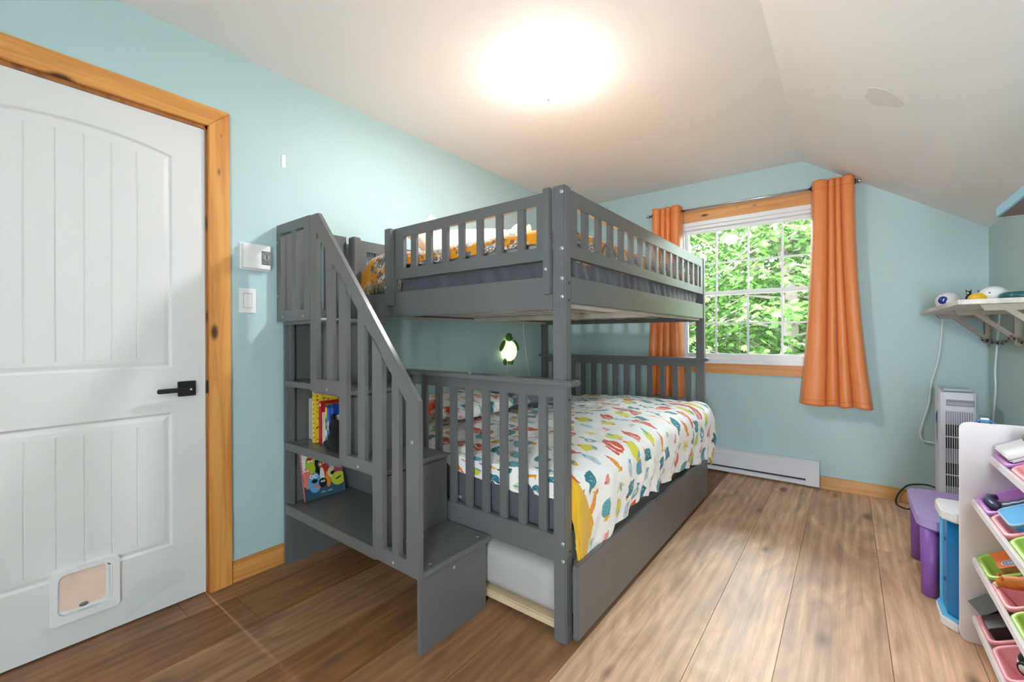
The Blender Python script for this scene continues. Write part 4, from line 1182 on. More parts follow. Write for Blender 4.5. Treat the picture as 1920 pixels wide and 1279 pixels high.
def p_red(c, s, d, h, w):
    s.ell(w * .5, h * .92, w * .3, .006, (240, 220, 200)); c.ell(d * .5, h * .6, .03, .03, YLW); c.ell(d * .5, h * .3, .02, .04, WHT)
def p_green(c, s, d, h, w):
    for z, col in ((.12, BLU), (.3, WHT), (.45, GRN), (.6, (60, 100, 60)), (.8, YLW)): s.ell(w * .5, h * z, w * .45, .014, col)
    s.poly([(0, h * .93), (w, h * .93), (w, h), (0, h)], BLK)
def p_blue(c, s, d, h, w):
    s.poly([(w * .25, h * .40), (w * .75, h * .40), (w * .75, h * .62), (w * .25, h * .62)], (190, 206, 236))
    s.poly([(0, h * .92), (w, h * .92), (w, h), (0, h)], BLK)
    c.ell(d * .3, h * .82, .026, .030, BLK); c.ell(d * .3, h * .82, .018, .022, WHT); c.ell(d * .55, h * .84, .02, .024, WHT)
    c.poly([(d * .06, h * .56), (d * .24, h * .58), (d * .24, h * .78), (d * .06, h * .74)], WHT)
    c.poly([(d * .11, h * .60), (d * .15, h * .60), (d * .15, h * .73), (d * .11, h * .73)], YLW); c.poly([(d * .17, h * .61), (d * .21, h * .61), (d * .21, h * .70), (d * .17, h * .70)], BLU)
    c.ell(d * .4, h * .35, .03, .04, (224, 160, 120)); c.ell(d * .2, h * .2, .025, .02, YLW)
ZS = 0.6105
book('plain pale grey book at the wall end of the middle stair shelf', 0.064, 0.122, 1.128, 1.320, ZS, 0.815, (196, 192, 186), (196, 192, 186))
book('tall yellow book covered in small red and black drawings', 0.162, 0.186, 1.095, 1.345, ZS, 0.868, (236, 206, 70), YLW, p_yellow)
book('red book standing against the tall yellow book', 0.213, 0.237, 1.100, 1.300, ZS, 0.815, (186, 34, 34), (180, 30, 32), p_red)
book('thin short white book right of the red book', 0.246, 0.255, 1.100, 1.260, ZS, 0.766, (232, 226, 206), (232, 226, 206))
book('yellow-green book between the thin white and blue books', 0.262, 0.279, 1.105, 1.300, ZS, 0.806, (206, 186, 60), (120, 150, 70), p_green)
book('blue book with a pale title strip on its spine', 0.288, 0.310, 1.100, 1.300, ZS, 0.805, (42, 92, 182), (42, 92, 182), p_blue)
book('dark blue book with white eyes on its cover', 0.322, 0.345, 1.100, 1.300, ZS, 0.812, (34, 70, 150), (30, 66, 150), p_blue)
def p_mon(c, s, d, h, w):
    for k in range(24): s.poly([(w * .1, h * (k / 24)), (w * .6, h * (k / 24)), (w * .6, h * (k / 24 + .018)), (w * .1, h * (k / 24 + .018))], (232, 226, 222))
    for k in range(16): c.poly([(0, h * .62 + k * .006), (d, h * .62 + k * .006), (d, h * .62 + k * .006 + .0012), (0, h * .62 + k * .006 + .0012)], (206, 204, 204))
    c.poly([(0, 0), (d, 0), (d, h * .27), (d * .7, h * .34), (d * .3, h * .26), (0, h * .30)], (52, 84, 102))
    c.ell(d * .16, h * .97, .022, .012, RED); c.ell(d * .42, h * .93, .02, .006, (150, 140, 120))
    c.ell(d * .20, h * .72, .026, .044, (176, 190, 50)); c.ell(d * .20, h * .58, .030, .040, (176, 190, 50)); c.ell(d * .19, h * .82, .016, .010, RED); c.ell(d * .17, h * .78, .006, .006, WHT); c.ell(d * .24, h * .78, .006, .006, WHT)
    c.ell(d * .09, h * .45, .020, .052, (232, 120, 104)); c.ell(d * .05, h * .60, .005, .005, WHT); c.ell(d * .12, h * .60, .005, .005, WHT)
    c.ell(d * .46, h * .70, .034, .042, BLK); c.ell(d * .48, h * .66, .024, .022, (150, 112, 98)); c.ell(d * .44, h * .67, .006, .005, WHT); c.ell(d * .53, h * .67, .006, .005, WHT); c.ell(d * .36, h * .5, .014, .04, BLK)
    c.ell(d * .56, h * .47, .026, .052, (190, 44, 44)); c.ell(d * .46, h * .44, .012, .04, WHT); c.ell(d * .60, h * .34, .014, .04, (232, 140, 40))
    c.ell(d * .72, h * .72, .030, .034, (46, 110, 150)); c.ell(d * .70, h * .62, .012, .012, (120, 170, 190))
    c.ell(d * .88, h * .70, .022, .018, (214, 204, 70)); c.ell(d * .74, h * .46, .030, .030, (224, 214, 160)); c.ell(d * .74, h * .44, .016, .010, BLK)
    c.ell(d * .92, h * .50, .032, .050, (176, 74, 106)); c.ell(d * .86, h * .30, .040, .034, (196, 204, 60)); c.ell(d * .86, h * .31, .018, .004, BLK, .4)
    c.ell(d * .26, h * .33, .034, .050, (92, 160, 206)); c.ell(d * .20, h * .46, .010, .010, WHT); c.ell(d * .30, h * .46, .010, .010, WHT); c.ell(d * .20, h * .46, .004, .004, BLK); c.ell(d * .30, h * .46, .004, .004, BLK)
    c.ell(d * .26, h * .36, .016, .010, BLK); c.ell(d * .30, h * .24, .020, .006, (226, 120, 100), -.6)
    c.ell(d * .46, h * .29, .022, .024, BLK); c.ell(d * .43, h * .32, .005, .005, WHT); c.ell(d * .49, h * .32, .005, .005, WHT)
    for k in range(9):
        if k != 4: c.poly([(d * .40 + k * .0065, h * .09), (d * .40 + k * .0065 + .003, h * .09), (d * .40 + k * .0065 + .004, h * .115), (d * .40 + k * .0065 + .001, h * .115)], (220, 224, 226))
book('picture book with colourful monsters on the cover, leaning on the lowest stair shelf', 0.098, 0.112, 1.086, 1.300, 0.3045, 0.548, (214, 72, 74), (232, 230, 228), p_mon, tilt=math.radians(-12), group=None)
# black soft toy in front of the blue books
pt = thing('plush_toy', 'black soft toy lying in front of the blue books', 'soft toy', (0.37, 1.10, ZS))
M_PLUSH = simple('black_plush', (13, 13, 16), 0.95, bump=0.5, bscale=120, sheen=0.05)
bm = bmesh.new()
ellipsoid_bm(bm, (0.385, 1.088, ZS + 0.045), (0.045, 0.035, 0.045)); ellipsoid_bm(bm, (0.335, 1.078, ZS + 0.020), (0.030, 0.020, 0.020)); ellipsoid_bm(bm, (0.385, 1.085, ZS + 0.105), (0.030, 0.028, 0.035))
obj('body', bm, M_PLUSH, pt, True)
bm = bmesh.new(); ellipsoid_bm(bm, (0.368, 1.082, ZS + 0.145), (0.012, 0.008, 0.018)); obj('ear', bm, M_PLUSH, pt, True)

# ================================================================== TURTLE LAMP AND ITS CORDS
tl = thing('turtle_lamp', 'glowing green turtle night light on the wall behind the lower bunk', 'night light', (0.0, 2.85, 1.0))
mshell = glow('lit_turtle_shell', (238, 240, 160), 1.3)
ntm = mshell.node_tree; vt = ntm.nodes.new('ShaderNodeTexVoronoi'); vt.feature = 'DISTANCE_TO_EDGE'; vt.inputs['Scale'].default_value = 26.0
tcm = ntm.nodes.new('ShaderNodeTexCoord'); ntm.links.new(tcm.outputs['Object'], vt.inputs['Vector'])
rm = ntm.nodes.new('ShaderNodeValToRGB'); rm.color_ramp.elements[0].position = 0.02; rm.color_ramp.elements[1].position = 0.10
rm.color_ramp.elements[0].color = L4((196, 206, 84)); rm.color_ramp.elements[1].color = L4((246, 246, 190))
ntm.links.new(vt.outputs['Distance'], rm.inputs['Fac']); ntm.links.new(rm.outputs['Color'], ntm.nodes['Principled BSDF'].inputs['Emission Color'])
mtg = simple('turtle_green', (70, 116, 48), 0.5)
bm = bmesh.new(); ellipsoid_bm(bm, (0.02, 2.850, 1.006), (0.050, 0.084, 0.085)); obj('shell', bm, mshell, tl, True)
bm = bmesh.new(); ellipsoid_bm(bm, (0.035, 2.832, 1.118), (0.028, 0.034, 0.036)); obj('turtle_head', bm, mtg, tl, True)
ellipsoid('eye', (0.061, 2.838, 1.128), (0.004, 0.005, 0.005), M_WHITE, tl, seg=10, rings=8)
for y, z, a in ((2.760, 1.050, 40), (2.940, 1.050, -40)):
    ellipsoid('flipper', (0.022, y, z), (0.012, 0.026, 0.055), mtg, tl, rx(-a))
for y, z in ((2.793, 0.918), (2.885, 0.918)): ellipsoid('back_foot', (0.022, y, z), (0.012, 0.022, 0.030), mtg, tl)
ellipsoid('tail', (0.022, 2.842, 0.914), (0.009, 0.011, 0.020), mtg, tl)
boxes('wall_mount', [(0.0, 0.022, 2.82, 2.88, 0.97, 1.04)], M_WHITE, tl)
tag(tube('power_cord', curve_pts([(0.008, 2.842, 0.955), (0.006, 2.846, 0.80), (0.006, 2.86, 0.60)], 6), 0.0028, M_WHITE, None, 6), 'white cord hanging straight down from the turtle night light', 'cord')
tag(tube('power_cord', curve_pts([(0.006, 3.066, 1.262), (0.006, 3.085, 1.10), (0.006, 3.118, 0.93), (0.006, 3.165, 0.76), (0.006, 3.19, 0.62)], 6), 0.0035, M_WHITE, None, 6), 'white cord on the wall between turtle night light and bed post', 'cord')

# ================================================================== CURTAINS
YR = Y1 - 0.082; ZRD = 2.197
rod = thing('curtain_rod', 'thin steel curtain rod above the window', 'curtain rod', (1.58, YR, ZRD))
tube('rod', [(0.84, YR, ZRD), (2.302, YR, ZRD)], 0.0095, M_CHROME, rod, 14)
for x, s in ((0.84, -1), (2.302, 1)): lathe('rod_end', [(0, 0.0), (0.0125, 0.0), (0.0125, 0.020), (0.010, 0.024), (0, 0.024)], (x, YR, ZRD), M_CHROME, rod, axis=(s, 0, 0), seg=18)
for x in (0.875, 2.270): boxes('rod_bracket', [(x - 0.006, x + 0.006, YR - 0.004, Y1, ZRD - 0.016, ZRD - 0.008), (x - 0.010, x + 0.010, Y1 - 0.004, Y1, ZRD - 0.035, ZRD + 0.025)], M_CHROME, rod, bev=0.001)
def curtain_mat():
    m, nt, b, lk = new_mat('burnt_orange_satin')
    tc = nt.nodes.new('ShaderNodeTexCoord')
    mp = nt.nodes.new('ShaderNodeMapping'); mp.inputs['Scale'].default_value = (900, 900, 900)
    lk.new(tc.outputs['Object'], mp.inputs['Vector'])
    n = nt.nodes.new('ShaderNodeTexNoise'); n.inputs['Scale'].default_value = 1.0; lk.new(mp.outputs['Vector'], n.inputs['Vector'])
    bp = nt.nodes.new('ShaderNodeBump'); bp.inputs['Strength'].default_value = 0.15; bp.inputs['Distance'].default_value = 0.001
    lk.new(n.outputs['Fac'], bp.inputs['Height']); lk.new(bp.outputs['Normal'], b.inputs['Normal'])
    b.inputs['Base Color'].default_value = L4((224, 128, 62)); b.inputs['Roughness'].default_value = 0.42
    b.inputs['Specular IOR Level'].default_value = 0.55; b.inputs['Sheen Weight'].default_value = 0.15
    return m
M_CURT = curtain_mat()
def curtain(label, xt0, xt1, xb0, xb1, zt, zb, lt, lb, seed):
    """grommet-top panel: rounded folds towards the room, pinched between them; lt/lb are the fold limits at top and bottom"""
    root = thing('curtain', label, 'curtain', ((xt0 + xt1) / 2, YR, zb))
    nu, nv = 220, 120
    U, V = np.meshgrid(np.linspace(0, 1, nu), np.linspace(0, 1, nv))      # V from the bottom
    e = 1 - (1 - V) ** 2.1
    lt, lb = np.array(lt), np.array(lb)
    nl = len(lt) - 1
    k = np.clip((U * nl).astype(int), 0, nl - 1); f = U * nl - k           # fold number and position within it
    w = V ** 1.4
    l0 = lb[k] * (1 - w) + lt[k] * w; l1 = lb[k + 1] * (1 - w) + lt[k + 1] * w
    lobe = np.sin(PI * f)
    X01 = l0 + (l1 - l0) * (f - 0.10 * np.sin(2 * PI * f))
    X = (xb0 + (xt0 - xb0) * e) * (1 - X01) + (xb1 + (xt1 - xb1) * e) * X01
    dep = (0.046 + 0.010 * np.sin(k * 2.1 + seed)) * (0.85 + 0.25 * (1 - V))
    Y = YR - 0.004 - dep * np.abs(lobe) ** 0.58
    edge = np.clip((0.07 - U) / 0.07, 0, 1) + np.clip((U - 0.93) / 0.07, 0, 1)
    Y = Y + 0.036 * edge ** 0.8
    Y += 0.007 * np.sin(V * 7 + k * 1.9 + seed) * (1 - V) * np.abs(lobe) + 0.005 * noise2(X01 * .4, V, 9, 44 + seed) * (1 - V)
    Z = zb + (zt - zb) * V + 0.007 * np.abs(lobe) * (V > .985) + 0.005 * np.sin(U * 17 + seed) * (1 - V) ** 8
    # hem band pressed a little flatter
    Y = np.clip(Y, None, Y1 - 0.024)
    me = grid_mesh('cloth', np.stack([X, Y, Z], -1))
    o = link_mesh('cloth', me, M_CURT, root)
    so = o.modifiers.new('thick', 'SOLIDIFY'); so.thickness = 0.0022; so.offset = 0
    for x, s in ((xt0 + 0.004, -1), (xt1 - 0.004, 1)):
        bm = bmesh.new()
        lathe_bm(bm, [(0.0135, -0.002), (0.021, -0.002), (0.021, 0.002), (0.0135, 0.002), (0.0135, -0.002)], (x, YR, ZRD), (0.9, 0.35 * s, 0), 20)
        obj('grommet', bm, simple('dark_grommet', (70, 54, 46), 0.4, metal=0.6), root, True)
    for z in (zt - 0.052, zb + 0.035):
        r_ = int(round((z - zb) / (zt - zb) * (nv - 1)))
        bm = bmesh.new(); tube_bm(bm, [(float(a), float(b_) - 0.0016, float(c_)) for a, b_, c_ in zip(X[r_], Y[r_], Z[r_])], 0.0009, 4)
        obj('hem_stitch', bm, simple('stitch_brown', (150, 74, 34), 0.8), root)
    return root
curtain('long orange curtain panel on the side of the window nearer the shelf', 2.040, 2.292, 1.962, 2.388, 2.232, 0.622, (0, .40, .55, .68, 1), (0, .38, .56, .74, 1), 1)
curtain('orange curtain panel at the window behind the bunk bed', 0.868, 1.120, 0.812, 1.136, 2.240, 0.600, (0, .30, .48, .66, 1), (0, .28, .46, .66, 1), 2)
# ================================================================== SHELF ON BRACKETS
M_WHITEWASH = pine('whitewashed_board', 1, light=(226, 218, 206), dark=(196, 186, 174), seed=8.0)
M_BRACK = simple('grey_beige_bracket', (178, 168, 154), 0.6, var=0.06, vscale=12)
SHX, SHY0, SHT, SHB = 2.629, 2.686, 1.281, 1.260
ws = thing('wall_shelf', 'whitewashed board shelf on three brackets in the corner', 'shelf', (2.94, 3.3, 1.26))
boxes('shelf_board', [(SHX, X1, SHY0, Y1 - 0.001, SHB, SHT)], M_WHITEWASH, ws, bev=0.0015)
for y in (3.90, 3.31, 2.745):
    y0, y1 = y - 0.014, y + 0.014
    br_ = prism('bracket', [(X1, SHB), (2.70, SHB), (2.715, SHB - 0.028), (X1, SHB - 0.028)], 1, y0, y1, M_BRACK, ws)
    prism('bracket_post', [(X1 - 0.026, SHB - 0.027), (X1, SHB - 0.027), (X1, 1.075), (X1 - 0.010, 1.068), (X1 - 0.026, 1.078)], 1, y0, y1, M_BRACK, br_)
    prism('bracket_brace', [(2.775, SHB - 0.027), (2.806, SHB - 0.027), (X1 - 0.025, 1.128), (X1 - 0.025, 1.098)], 1, y0 + 0.003, y1 - 0.003, M_BRACK, br_)
# things on the shelf
nl = thing('night_light', 'white egg-shaped night light with a round blue face on the shelf', 'night light', (2.70, 3.50, SHT))
bm = bmesh.new(); ellipsoid_bm(bm, (2.705, 3.50, SHT + 0.038), (0.056, 0.062, 0.050))
for v in bm.verts: v.co.z = max(v.co.z, SHT + 0.0005)
obj('shell', bm, M_VINYL, nl, True)
nrm = Vector((-0.55, -0.83, 0.10)).normalized()
fc = Vector((2.705, 3.50, SHT + 0.038)) + Vector((nrm.x * 0.048, nrm.y * 0.053, nrm.z * 0.05))
lathe('face_screen', [(0, 0.008), (0.017, 0.008), (0.022, 0.004), (0.022, -0.006), (0, -0.006)], fc, simple('deep_blue_screen', (24, 52, 150), 0.25), nl, axis=nrm, seg=24)
ax_u = nrm.cross(Vector((0, 0, 1))).normalized()
for k in (-1, 1): ellipsoid('eye', fc + nrm * 0.008 + ax_u * (k * 0.008) + Vector((0, 0, 0.006)), (0.002, 0.002, 0.002), M_VINYL, nl, seg=8, rings=6)
pts = [fc + nrm * 0.0085 + ax_u * x + Vector((0, 0, -0.006 + 30 * x * x)) for x in (-0.005, -0.002, 0.002, 0.005)]
tube('smile', pts, 0.0008, simple('light_blue_line', (110, 160, 226), 0.4), nl, 6)
dsh = lathe('soap_dish', [(0, 0.0), (0.020, 0.0), (0.024, 0.007), (0.021, 0.009), (0, 0.004)], (2.668, 3.66, SHT), M_VINYL, None, seg=20)
tag(dsh, 'tiny white round dish at the window end of the shelf', 'dish')
dk = thing('duck_lamp', 'white and yellow duck night light near the middle of the shelf', 'night light', (2.79, 3.06, SHT))
bm = bmesh.new(); ellipsoid_bm(bm, (2.802, 3.065, SHT + 0.037), (0.052, 0.056, 0.042))
for v in bm.verts: v.co.z = max(v.co.z, SHT + 0.0005)
obj('head', bm, M_VINYL, dk, True)
mdy = simple('duck_yellow', (240, 190, 50), 0.4)
bm = bmesh.new(); ellipsoid_bm(bm, (2.748, 3.045, SHT + 0.024), (0.036, 0.034, 0.025))
for v in bm.verts: v.co.z = max(v.co.z, SHT + 0.0005)
obj('beak', bm, mdy, dk, True)
ellipsoid('eye', (2.782, 3.018, SHT + 0.045), (0.005, 0.004, 0.004), M_BLACKP, dk, seg=10, rings=8)
cu = lathe('teal_tin', [(0, 0.002), (0.050, 0.0), (0.064, 0.010), (0.068, 0.022), (0.064, 0.036), (0.050, 0.042), (0, 0.043)], (2.872, 2.99, SHT), simple('teal_enamel', (28, 96, 104), 0.3), None, seg=40)
tag(cu, 'round dark teal tin next to the duck night light', 'tin')
for k, (x, y, lab) in enumerate(((2.735, 3.17, 'small black bird figurine behind the yellow beak of the duck light'), (2.788, 3.23, 'small dark grey feathered figurine behind the duck light head'))):
    fg = thing('bird_figurine', lab, 'figurine', (x, y, SHT), 'small dark figurines on the shelf')
    mm = simple('figurine_black' if k == 0 else 'figurine_grey', (30, 26, 26) if k == 0 else (86, 78, 74), 0.6)
    bm = bmesh.new(); ellipsoid_bm(bm, (x, y, SHT + 0.026), (0.013, 0.014, 0.026)); obj('body', bm, mm, fg, True)
    ellipsoid('head', (x, y - 0.003, SHT + 0.058), (0.010, 0.011, 0.011), mm, fg, seg=14, rings=10)
    ellipsoid('face', (x - 0.004, y - 0.010, SHT + 0.058), (0.005, 0.005, 0.006), simple('figurine_pale', (206, 192, 186), 0.6), fg, seg=10, rings=8)
    bm = bmesh.new(); lathe_bm(bm, [(0.004, 0), (0, 0.014)], (x + 0.006, y, SHT + 0.066), (0.5, 0, 1), 8); lathe_bm(bm, [(0.004, 0), (0, 0.014)], (x - 0.006, y, SHT + 0.066), (-0.5, 0, 1), 8); obj('ear', bm, mm, fg)
# cords hanging from the shelf
tag(tube('power_cord', curve_pts([(2.735, Y1 - 0.014, 1.258), (2.728, Y1 - 0.014, 1.12), (2.712, Y1 - 0.014, 0.96), (2.682, Y1 - 0.014, 0.82), (2.668, Y1 - 0.016, 0.68),
    (2.640, Y1 - 0.016, 0.56), (2.626, Y1 - 0.018, 0.48), (2.640, Y1 - 0.018, 0.43), (2.690, Y1 - 0.03, 0.425), (2.76, Y1 - 0.05, 0.40)], 6), 0.0045, M_VINYL, None, 8), 'white cord hanging from the shelf down the window wall to the air cooler', 'cord')
tag(tube('power_cord', curve_pts([(X1 - 0.012, 3.63, 1.258), (X1 - 0.012, 3.69, 1.08), (X1 - 0.012, 3.735, 0.92), (X1 - 0.012, 3.73, 0.80), (X1 - 0.012, 3.79, 0.60), (X1 - 0.012, 3.80, 0.40)], 6), 0.0045, M_VINYL, None, 8), 'white cord hanging from the shelf down the low wall under the slope', 'cord')
# beaded garland looped between the bracket posts
gp = curve_pts([(X1 - 0.033, 3.895, 1.103), (X1 - 0.016, 3.78, 1.085), (X1 - 0.012, 3.62, 1.080), (X1 - 0.012, 3.48, 1.098), (X1 - 0.020, 3.38, 1.128), (X1 - 0.036, 3.30, 1.120), (X1 - 0.016, 3.20, 1.095), (X1 - 0.012, 3.05, 1.082), (X1 - 0.014, 2.90, 1.10), (X1 - 0.034, 2.75, 1.122)], 5)
gr = thing('bead_garland', 'thin garland of dark and pale beads strung along the shelf brackets', 'garland', (2.92, 3.3, 1.1))
tube('string', gp, 0.0012, M_BLACKP, gr, 5)
rs = random.Random(6)
for q in range(3):
    bm = bmesh.new()
    for k, p in enumerate(gp):
        if k % 3 == q:
            for h_ in range(2): ellipsoid_bm(bm, p + Vector((-0.004, rs.uniform(-.012, .012), rs.uniform(-.009, .009))), (0.005, 0.008, 0.005), rx(rs.uniform(-60, 60)), 8, 6)
    o = obj('beads', bm, simple(('bead_dark', 'bead_grey', 'bead_rose')[q], ((46, 48, 56), (150, 156, 158), (150, 108, 104))[q], 0.5), gr, True); o['kind'] = 'stuff'
# blue shelf higher up on the slope side
bs = thing('wall_shelf', 'light blue painted box shelf high on the low wall', 'shelf', (2.92, 2.0, 1.6))
boxes('shelf_box', [(2.692, X1, 1.15, 2.416, 1.570, 1.606)], simple('sky_blue_paint', (134, 186, 208), 0.5, bump=0.1, bscale=60), bs, bev=0.0015)
boxes('underside', [(2.700, X1 - 0.002, 1.16, 2.408, 1.5685, 1.5705)], simple('bare_brown_underside', (128, 112, 104), 0.8), bs)

# ================================================================== AIR COOLER
ac = thing('air_cooler', 'white tower air cooler with grille standing by the corner', 'air cooler', (2.75, 3.63, 0))
FX0, FX1, FY0, FY1 = 2.664, 2.828, 3.50, 3.72
body = [(FX0 + 0.012, FY0)] + [(FX1 - 0.018, FY0), (FX1, FY0 + 0.03), (FX1 + 0.004, FY1 - 0.05), (FX1 - 0.03, FY1), (FX0 + 0.02, FY1), (FX0 + 0.006, FY1 - 0.03), (FX0 + 0.003, FY0 + 0.02)]
bm = bmesh.new()
za = [bm.verts.new((x, y, 0.012)) for x, y in body]; zb_ = [bm.verts.new((x, y, 0.795 + 0.018 * math.sin((y - FY0) / (FY1 - FY0) * PI * .6))) for x, y in body]
bm.faces.new(za[::-1]); bm.faces.new(zb_)
for i in range(len(body)):
    j = (i + 1) % len(body); bm.faces.new((za[i], za[j], zb_[j], zb_[i]))
M_ACW = simple('cooler_white', (226, 228, 238), 0.4)
obj('housing', bm, M_ACW, ac, bev=0.006, seg=3)
boxes('base_plate', [(FX0 - 0.004, FX1 + 0.006, FY0 - 0.008, FY1 + 0.004, 0.0, 0.016)], M_ACW, ac, bev=0.004)
boxes('top_panel', [(FX0 + 0.022, FX1 - 0.022, FY0 + 0.03, FY1 - 0.03, 0.803, 0.816)], simple('cooler_grey_top', (170, 186, 192), 0.3), ac, bev=0.003)
M_ACG = simple('cooler_grille_grey', (176, 178, 190), 0.5); M_ACB = simple('cooler_dark_opening', (20, 18, 20), 0.7)
boxes('outlet_slot', [(2.694, 2.808, FY0 - 0.003, FY0 + 0.004, 0.722, 0.757)], simple('outlet_grey', (150, 150, 158), 0.5), ac, bev=0.001)
boxes('outlet_flap', [(2.698, 2.804, FY0 - 0.005, FY0 - 0.002, 0.726, 0.742)], M_ACG, ac)
gx0, gx1 = 2.690, 2.802
boxes('grille_backing', [(gx0, gx1, FY0 - 0.001, FY0 + 0.004, 0.05, 0.692)], M_ACG, ac)
for z0, z1 in ((0.548, 0.614), (0.478, 0.542), (0.330, 0.394), (0.262, 0.324)):
    boxes('dark_opening', [(gx0, gx1, FY0 - 0.002, FY0 - 0.0005, z0, z1)], M_ACB, ac)
for k in range(13):
    x = gx0 + (gx1 - gx0) * k / 12
    boxes('grille_bar', [(x - 0.0014, x + 0.0014, FY0 - 0.007, FY0 - 0.001, 0.05, 0.694)], M_ACW, ac)
boxes('grille_crossbar', [(gx0, gx1, FY0 - 0.0075, FY0 - 0.0015, z - 0.003, z + 0.003) for z in (0.694, 0.545, 0.327, 0.05)], M_ACW, ac)
bm = bmesh.new(); ellipsoid_bm(bm, (FX0 + 0.005, FY0 + 0.09, 0.585), (0.006, 0.028, 0.10)); obj('side_handle', bm, simple('handle_grey', (150, 152, 158), 0.35), ac, True)
bm = bmesh.new(); ellipsoid_bm(bm, (FX0 + 0.0045, FY0 + 0.09, 0.63), (0.0075, 0.020, 0.05)); obj('water_gauge', bm, simple('gauge_blue', (40, 84, 160), 0.3), ac, True)
tag(tube('power_cord', curve_pts([(2.70, 3.735, 0.17), (2.655, 3.83, 0.165), (2.61, 3.89, 0.145), (2.56, 3.91, 0.12), (2.515, 3.90, 0.06), (2.500, 3.87, 0.010), (2.515, 3.80, 0.006), (2.56, 3.78, 0.006), (2.61, 3.82, 0.05), (2.585, 3.86, 0.09), (2.60, 3.90, 0.11)], 6), 0.005, M_BLACKP, None, 8),
    'black power cord looping over the floor by the air cooler', 'cord')

# ================================================================== PURPLE STOOL
stl = thing('kids_stool', 'purple plastic kids stool with rounded top and stout legs', 'stool', (2.64, 2.8, 0))
M_PUR = simple('purple_plastic', (138, 90, 172), 0.42)
top = rounded_rect(2.484, 2.83, 2.545, 3.050, 0.075, 10)
bm = bmesh.new(); prism_bm(bm, top, 2, 0.300, 0.338); obj('seat', bm, simple('purple_seat', (180, 160, 216), 0.45), stl, bev=0.006, seg=3)
bm = bmesh.new(); prism_bm(bm, [(2.66 + (x - 2.66) * 0.975, 2.80 + (y - 2.80) * 0.98) for x, y in top], 2, 0.292, 0.325); obj('seat_rim', bm, M_PUR, stl)
for x, y in ((2.530, 2.60), (2.530, 2.985), (2.775, 2.60), (2.775, 2.985)):
    lathe('leg', [(0, 0), (0.026, 0.0), (0.031, 0.004), (0.036, 0.30), (0, 0.30)], (x, y, 0), M_PUR, stl, seg=28)

# ================================================================== BLUE TOY CABINET
tcb = thing('toy_cabinet', 'small blue plastic toy cabinet with white top and base by the organizer', 'toy cabinet', (2.68, 2.42, 0))
M_BLU = simple('clear_blue_plastic', (16, 118, 182), 0.2, var=0.08, vscale=9)
ol = [(2.575, 2.335), (2.84, 2.335), (2.84, 2.505), (2.548, 2.505), (2.540, 2.48), (2.540, 2.375)]
def grow(p, d): return [(x + (d if x > 2.69 else -d) * 1.0, y + (d if y > 2.42 else -d)) for x, y in p]
prism('base', grow(ol, 0.008), 2, 0.0, 0.034, M_VINYL, tcb, bev=0.005, seg=3)
prism('base_tray', grow(ol, 0.004), 2, 0.0335, 0.040, simple('light_blue_plastic', (110, 200, 236), 0.3), tcb)
prism('body', [(x + (0.012 if x < 2.69 else -0.008), y + (0.006 if y < 2.42 else -0.006)) for x, y in ol], 2, 0.039, 0.412, M_BLU, tcb, bev=0.003)
prism('edge_strip', [(2.543, 2.478), (2.555, 2.478), (2.558, 2.505), (2.546, 2.505)], 2, 0.04, 0.412, simple('light_blue_plastic', (110, 200, 236), 0.3), tcb)
for z in (0.150, 0.310): boxes('latch', [(2.5490, 2.560, 2.42, 2.44, z, z + 0.012)], simple('dark_blue_latch', (14, 66, 112), 0.3), tcb, bev=0.002)
prism('lid', grow(ol, 0.010), 2, 0.412, 0.452, M_VINYL, tcb, bev=0.006, seg=3)
# ================================================================== TOY ORGANIZER
PY = 2.283
tor = thing('toy_organizer', 'white toy organizer rack with slanted rows of bins by the low wall', 'toy rack', (2.75, 1.95, 0))
M_ORG = simple('white_laminate', (238, 233, 236), 0.45)
def side_panel(y0, y1):
    pts = [(2.590, 0.0), (X1 - 0.02, 0.0), (X1 - 0.02, 0.808), (2.600, 0.808), (2.582, 0.802), (2.5725, 0.785), (2.5725, 0.035), (2.576, 0.012)]
    return prism('side_panel', pts, 1, y0, y1, M_ORG, tor, bev=0.003, seg=2)
side_panel(PY, PY + 0.016); side_panel(1.30, 1.316)
boxes('back_rail', [(X1 - 0.035, X1 - 0.02, 1.316, PY, z, z + 0.06) for z in (0.05, 0.40, 0.74)], M_ORG, tor)
TILT = math.radians(29)
TIERS = [(2.652, 0.703), (2.608, 0.538), (2.609, 0.326), (2.609, 0.113)]
ca, sa = math.cos(TILT), math.sin(TILT)
for x, z in TIERS:
    bm = bmesh.new(); box(bm, x - 0.004, x + 0.006, 1.316, PY, z - 0.034, z - 0.008)
    box(bm, x + 0.20, x + 0.215, 1.316, PY, z + 0.200 * sa / ca - 0.175, z + 0.2 * sa / ca - 0.152)
    obj('bin_rail', bm, M_ORG, tor, bev=0.002)
BIN_L, BIN_W, BIN_H = 0.270, 0.190, 0.115
def bin_frame(tier, k):
    x, z = TIERS[tier]
    O = Vector((x, PY - 0.008 - k * 0.2045, z))
    return O, Vector((ca, 0, sa)), Vector((0, -1, 0)), Vector((-sa, 0, ca))
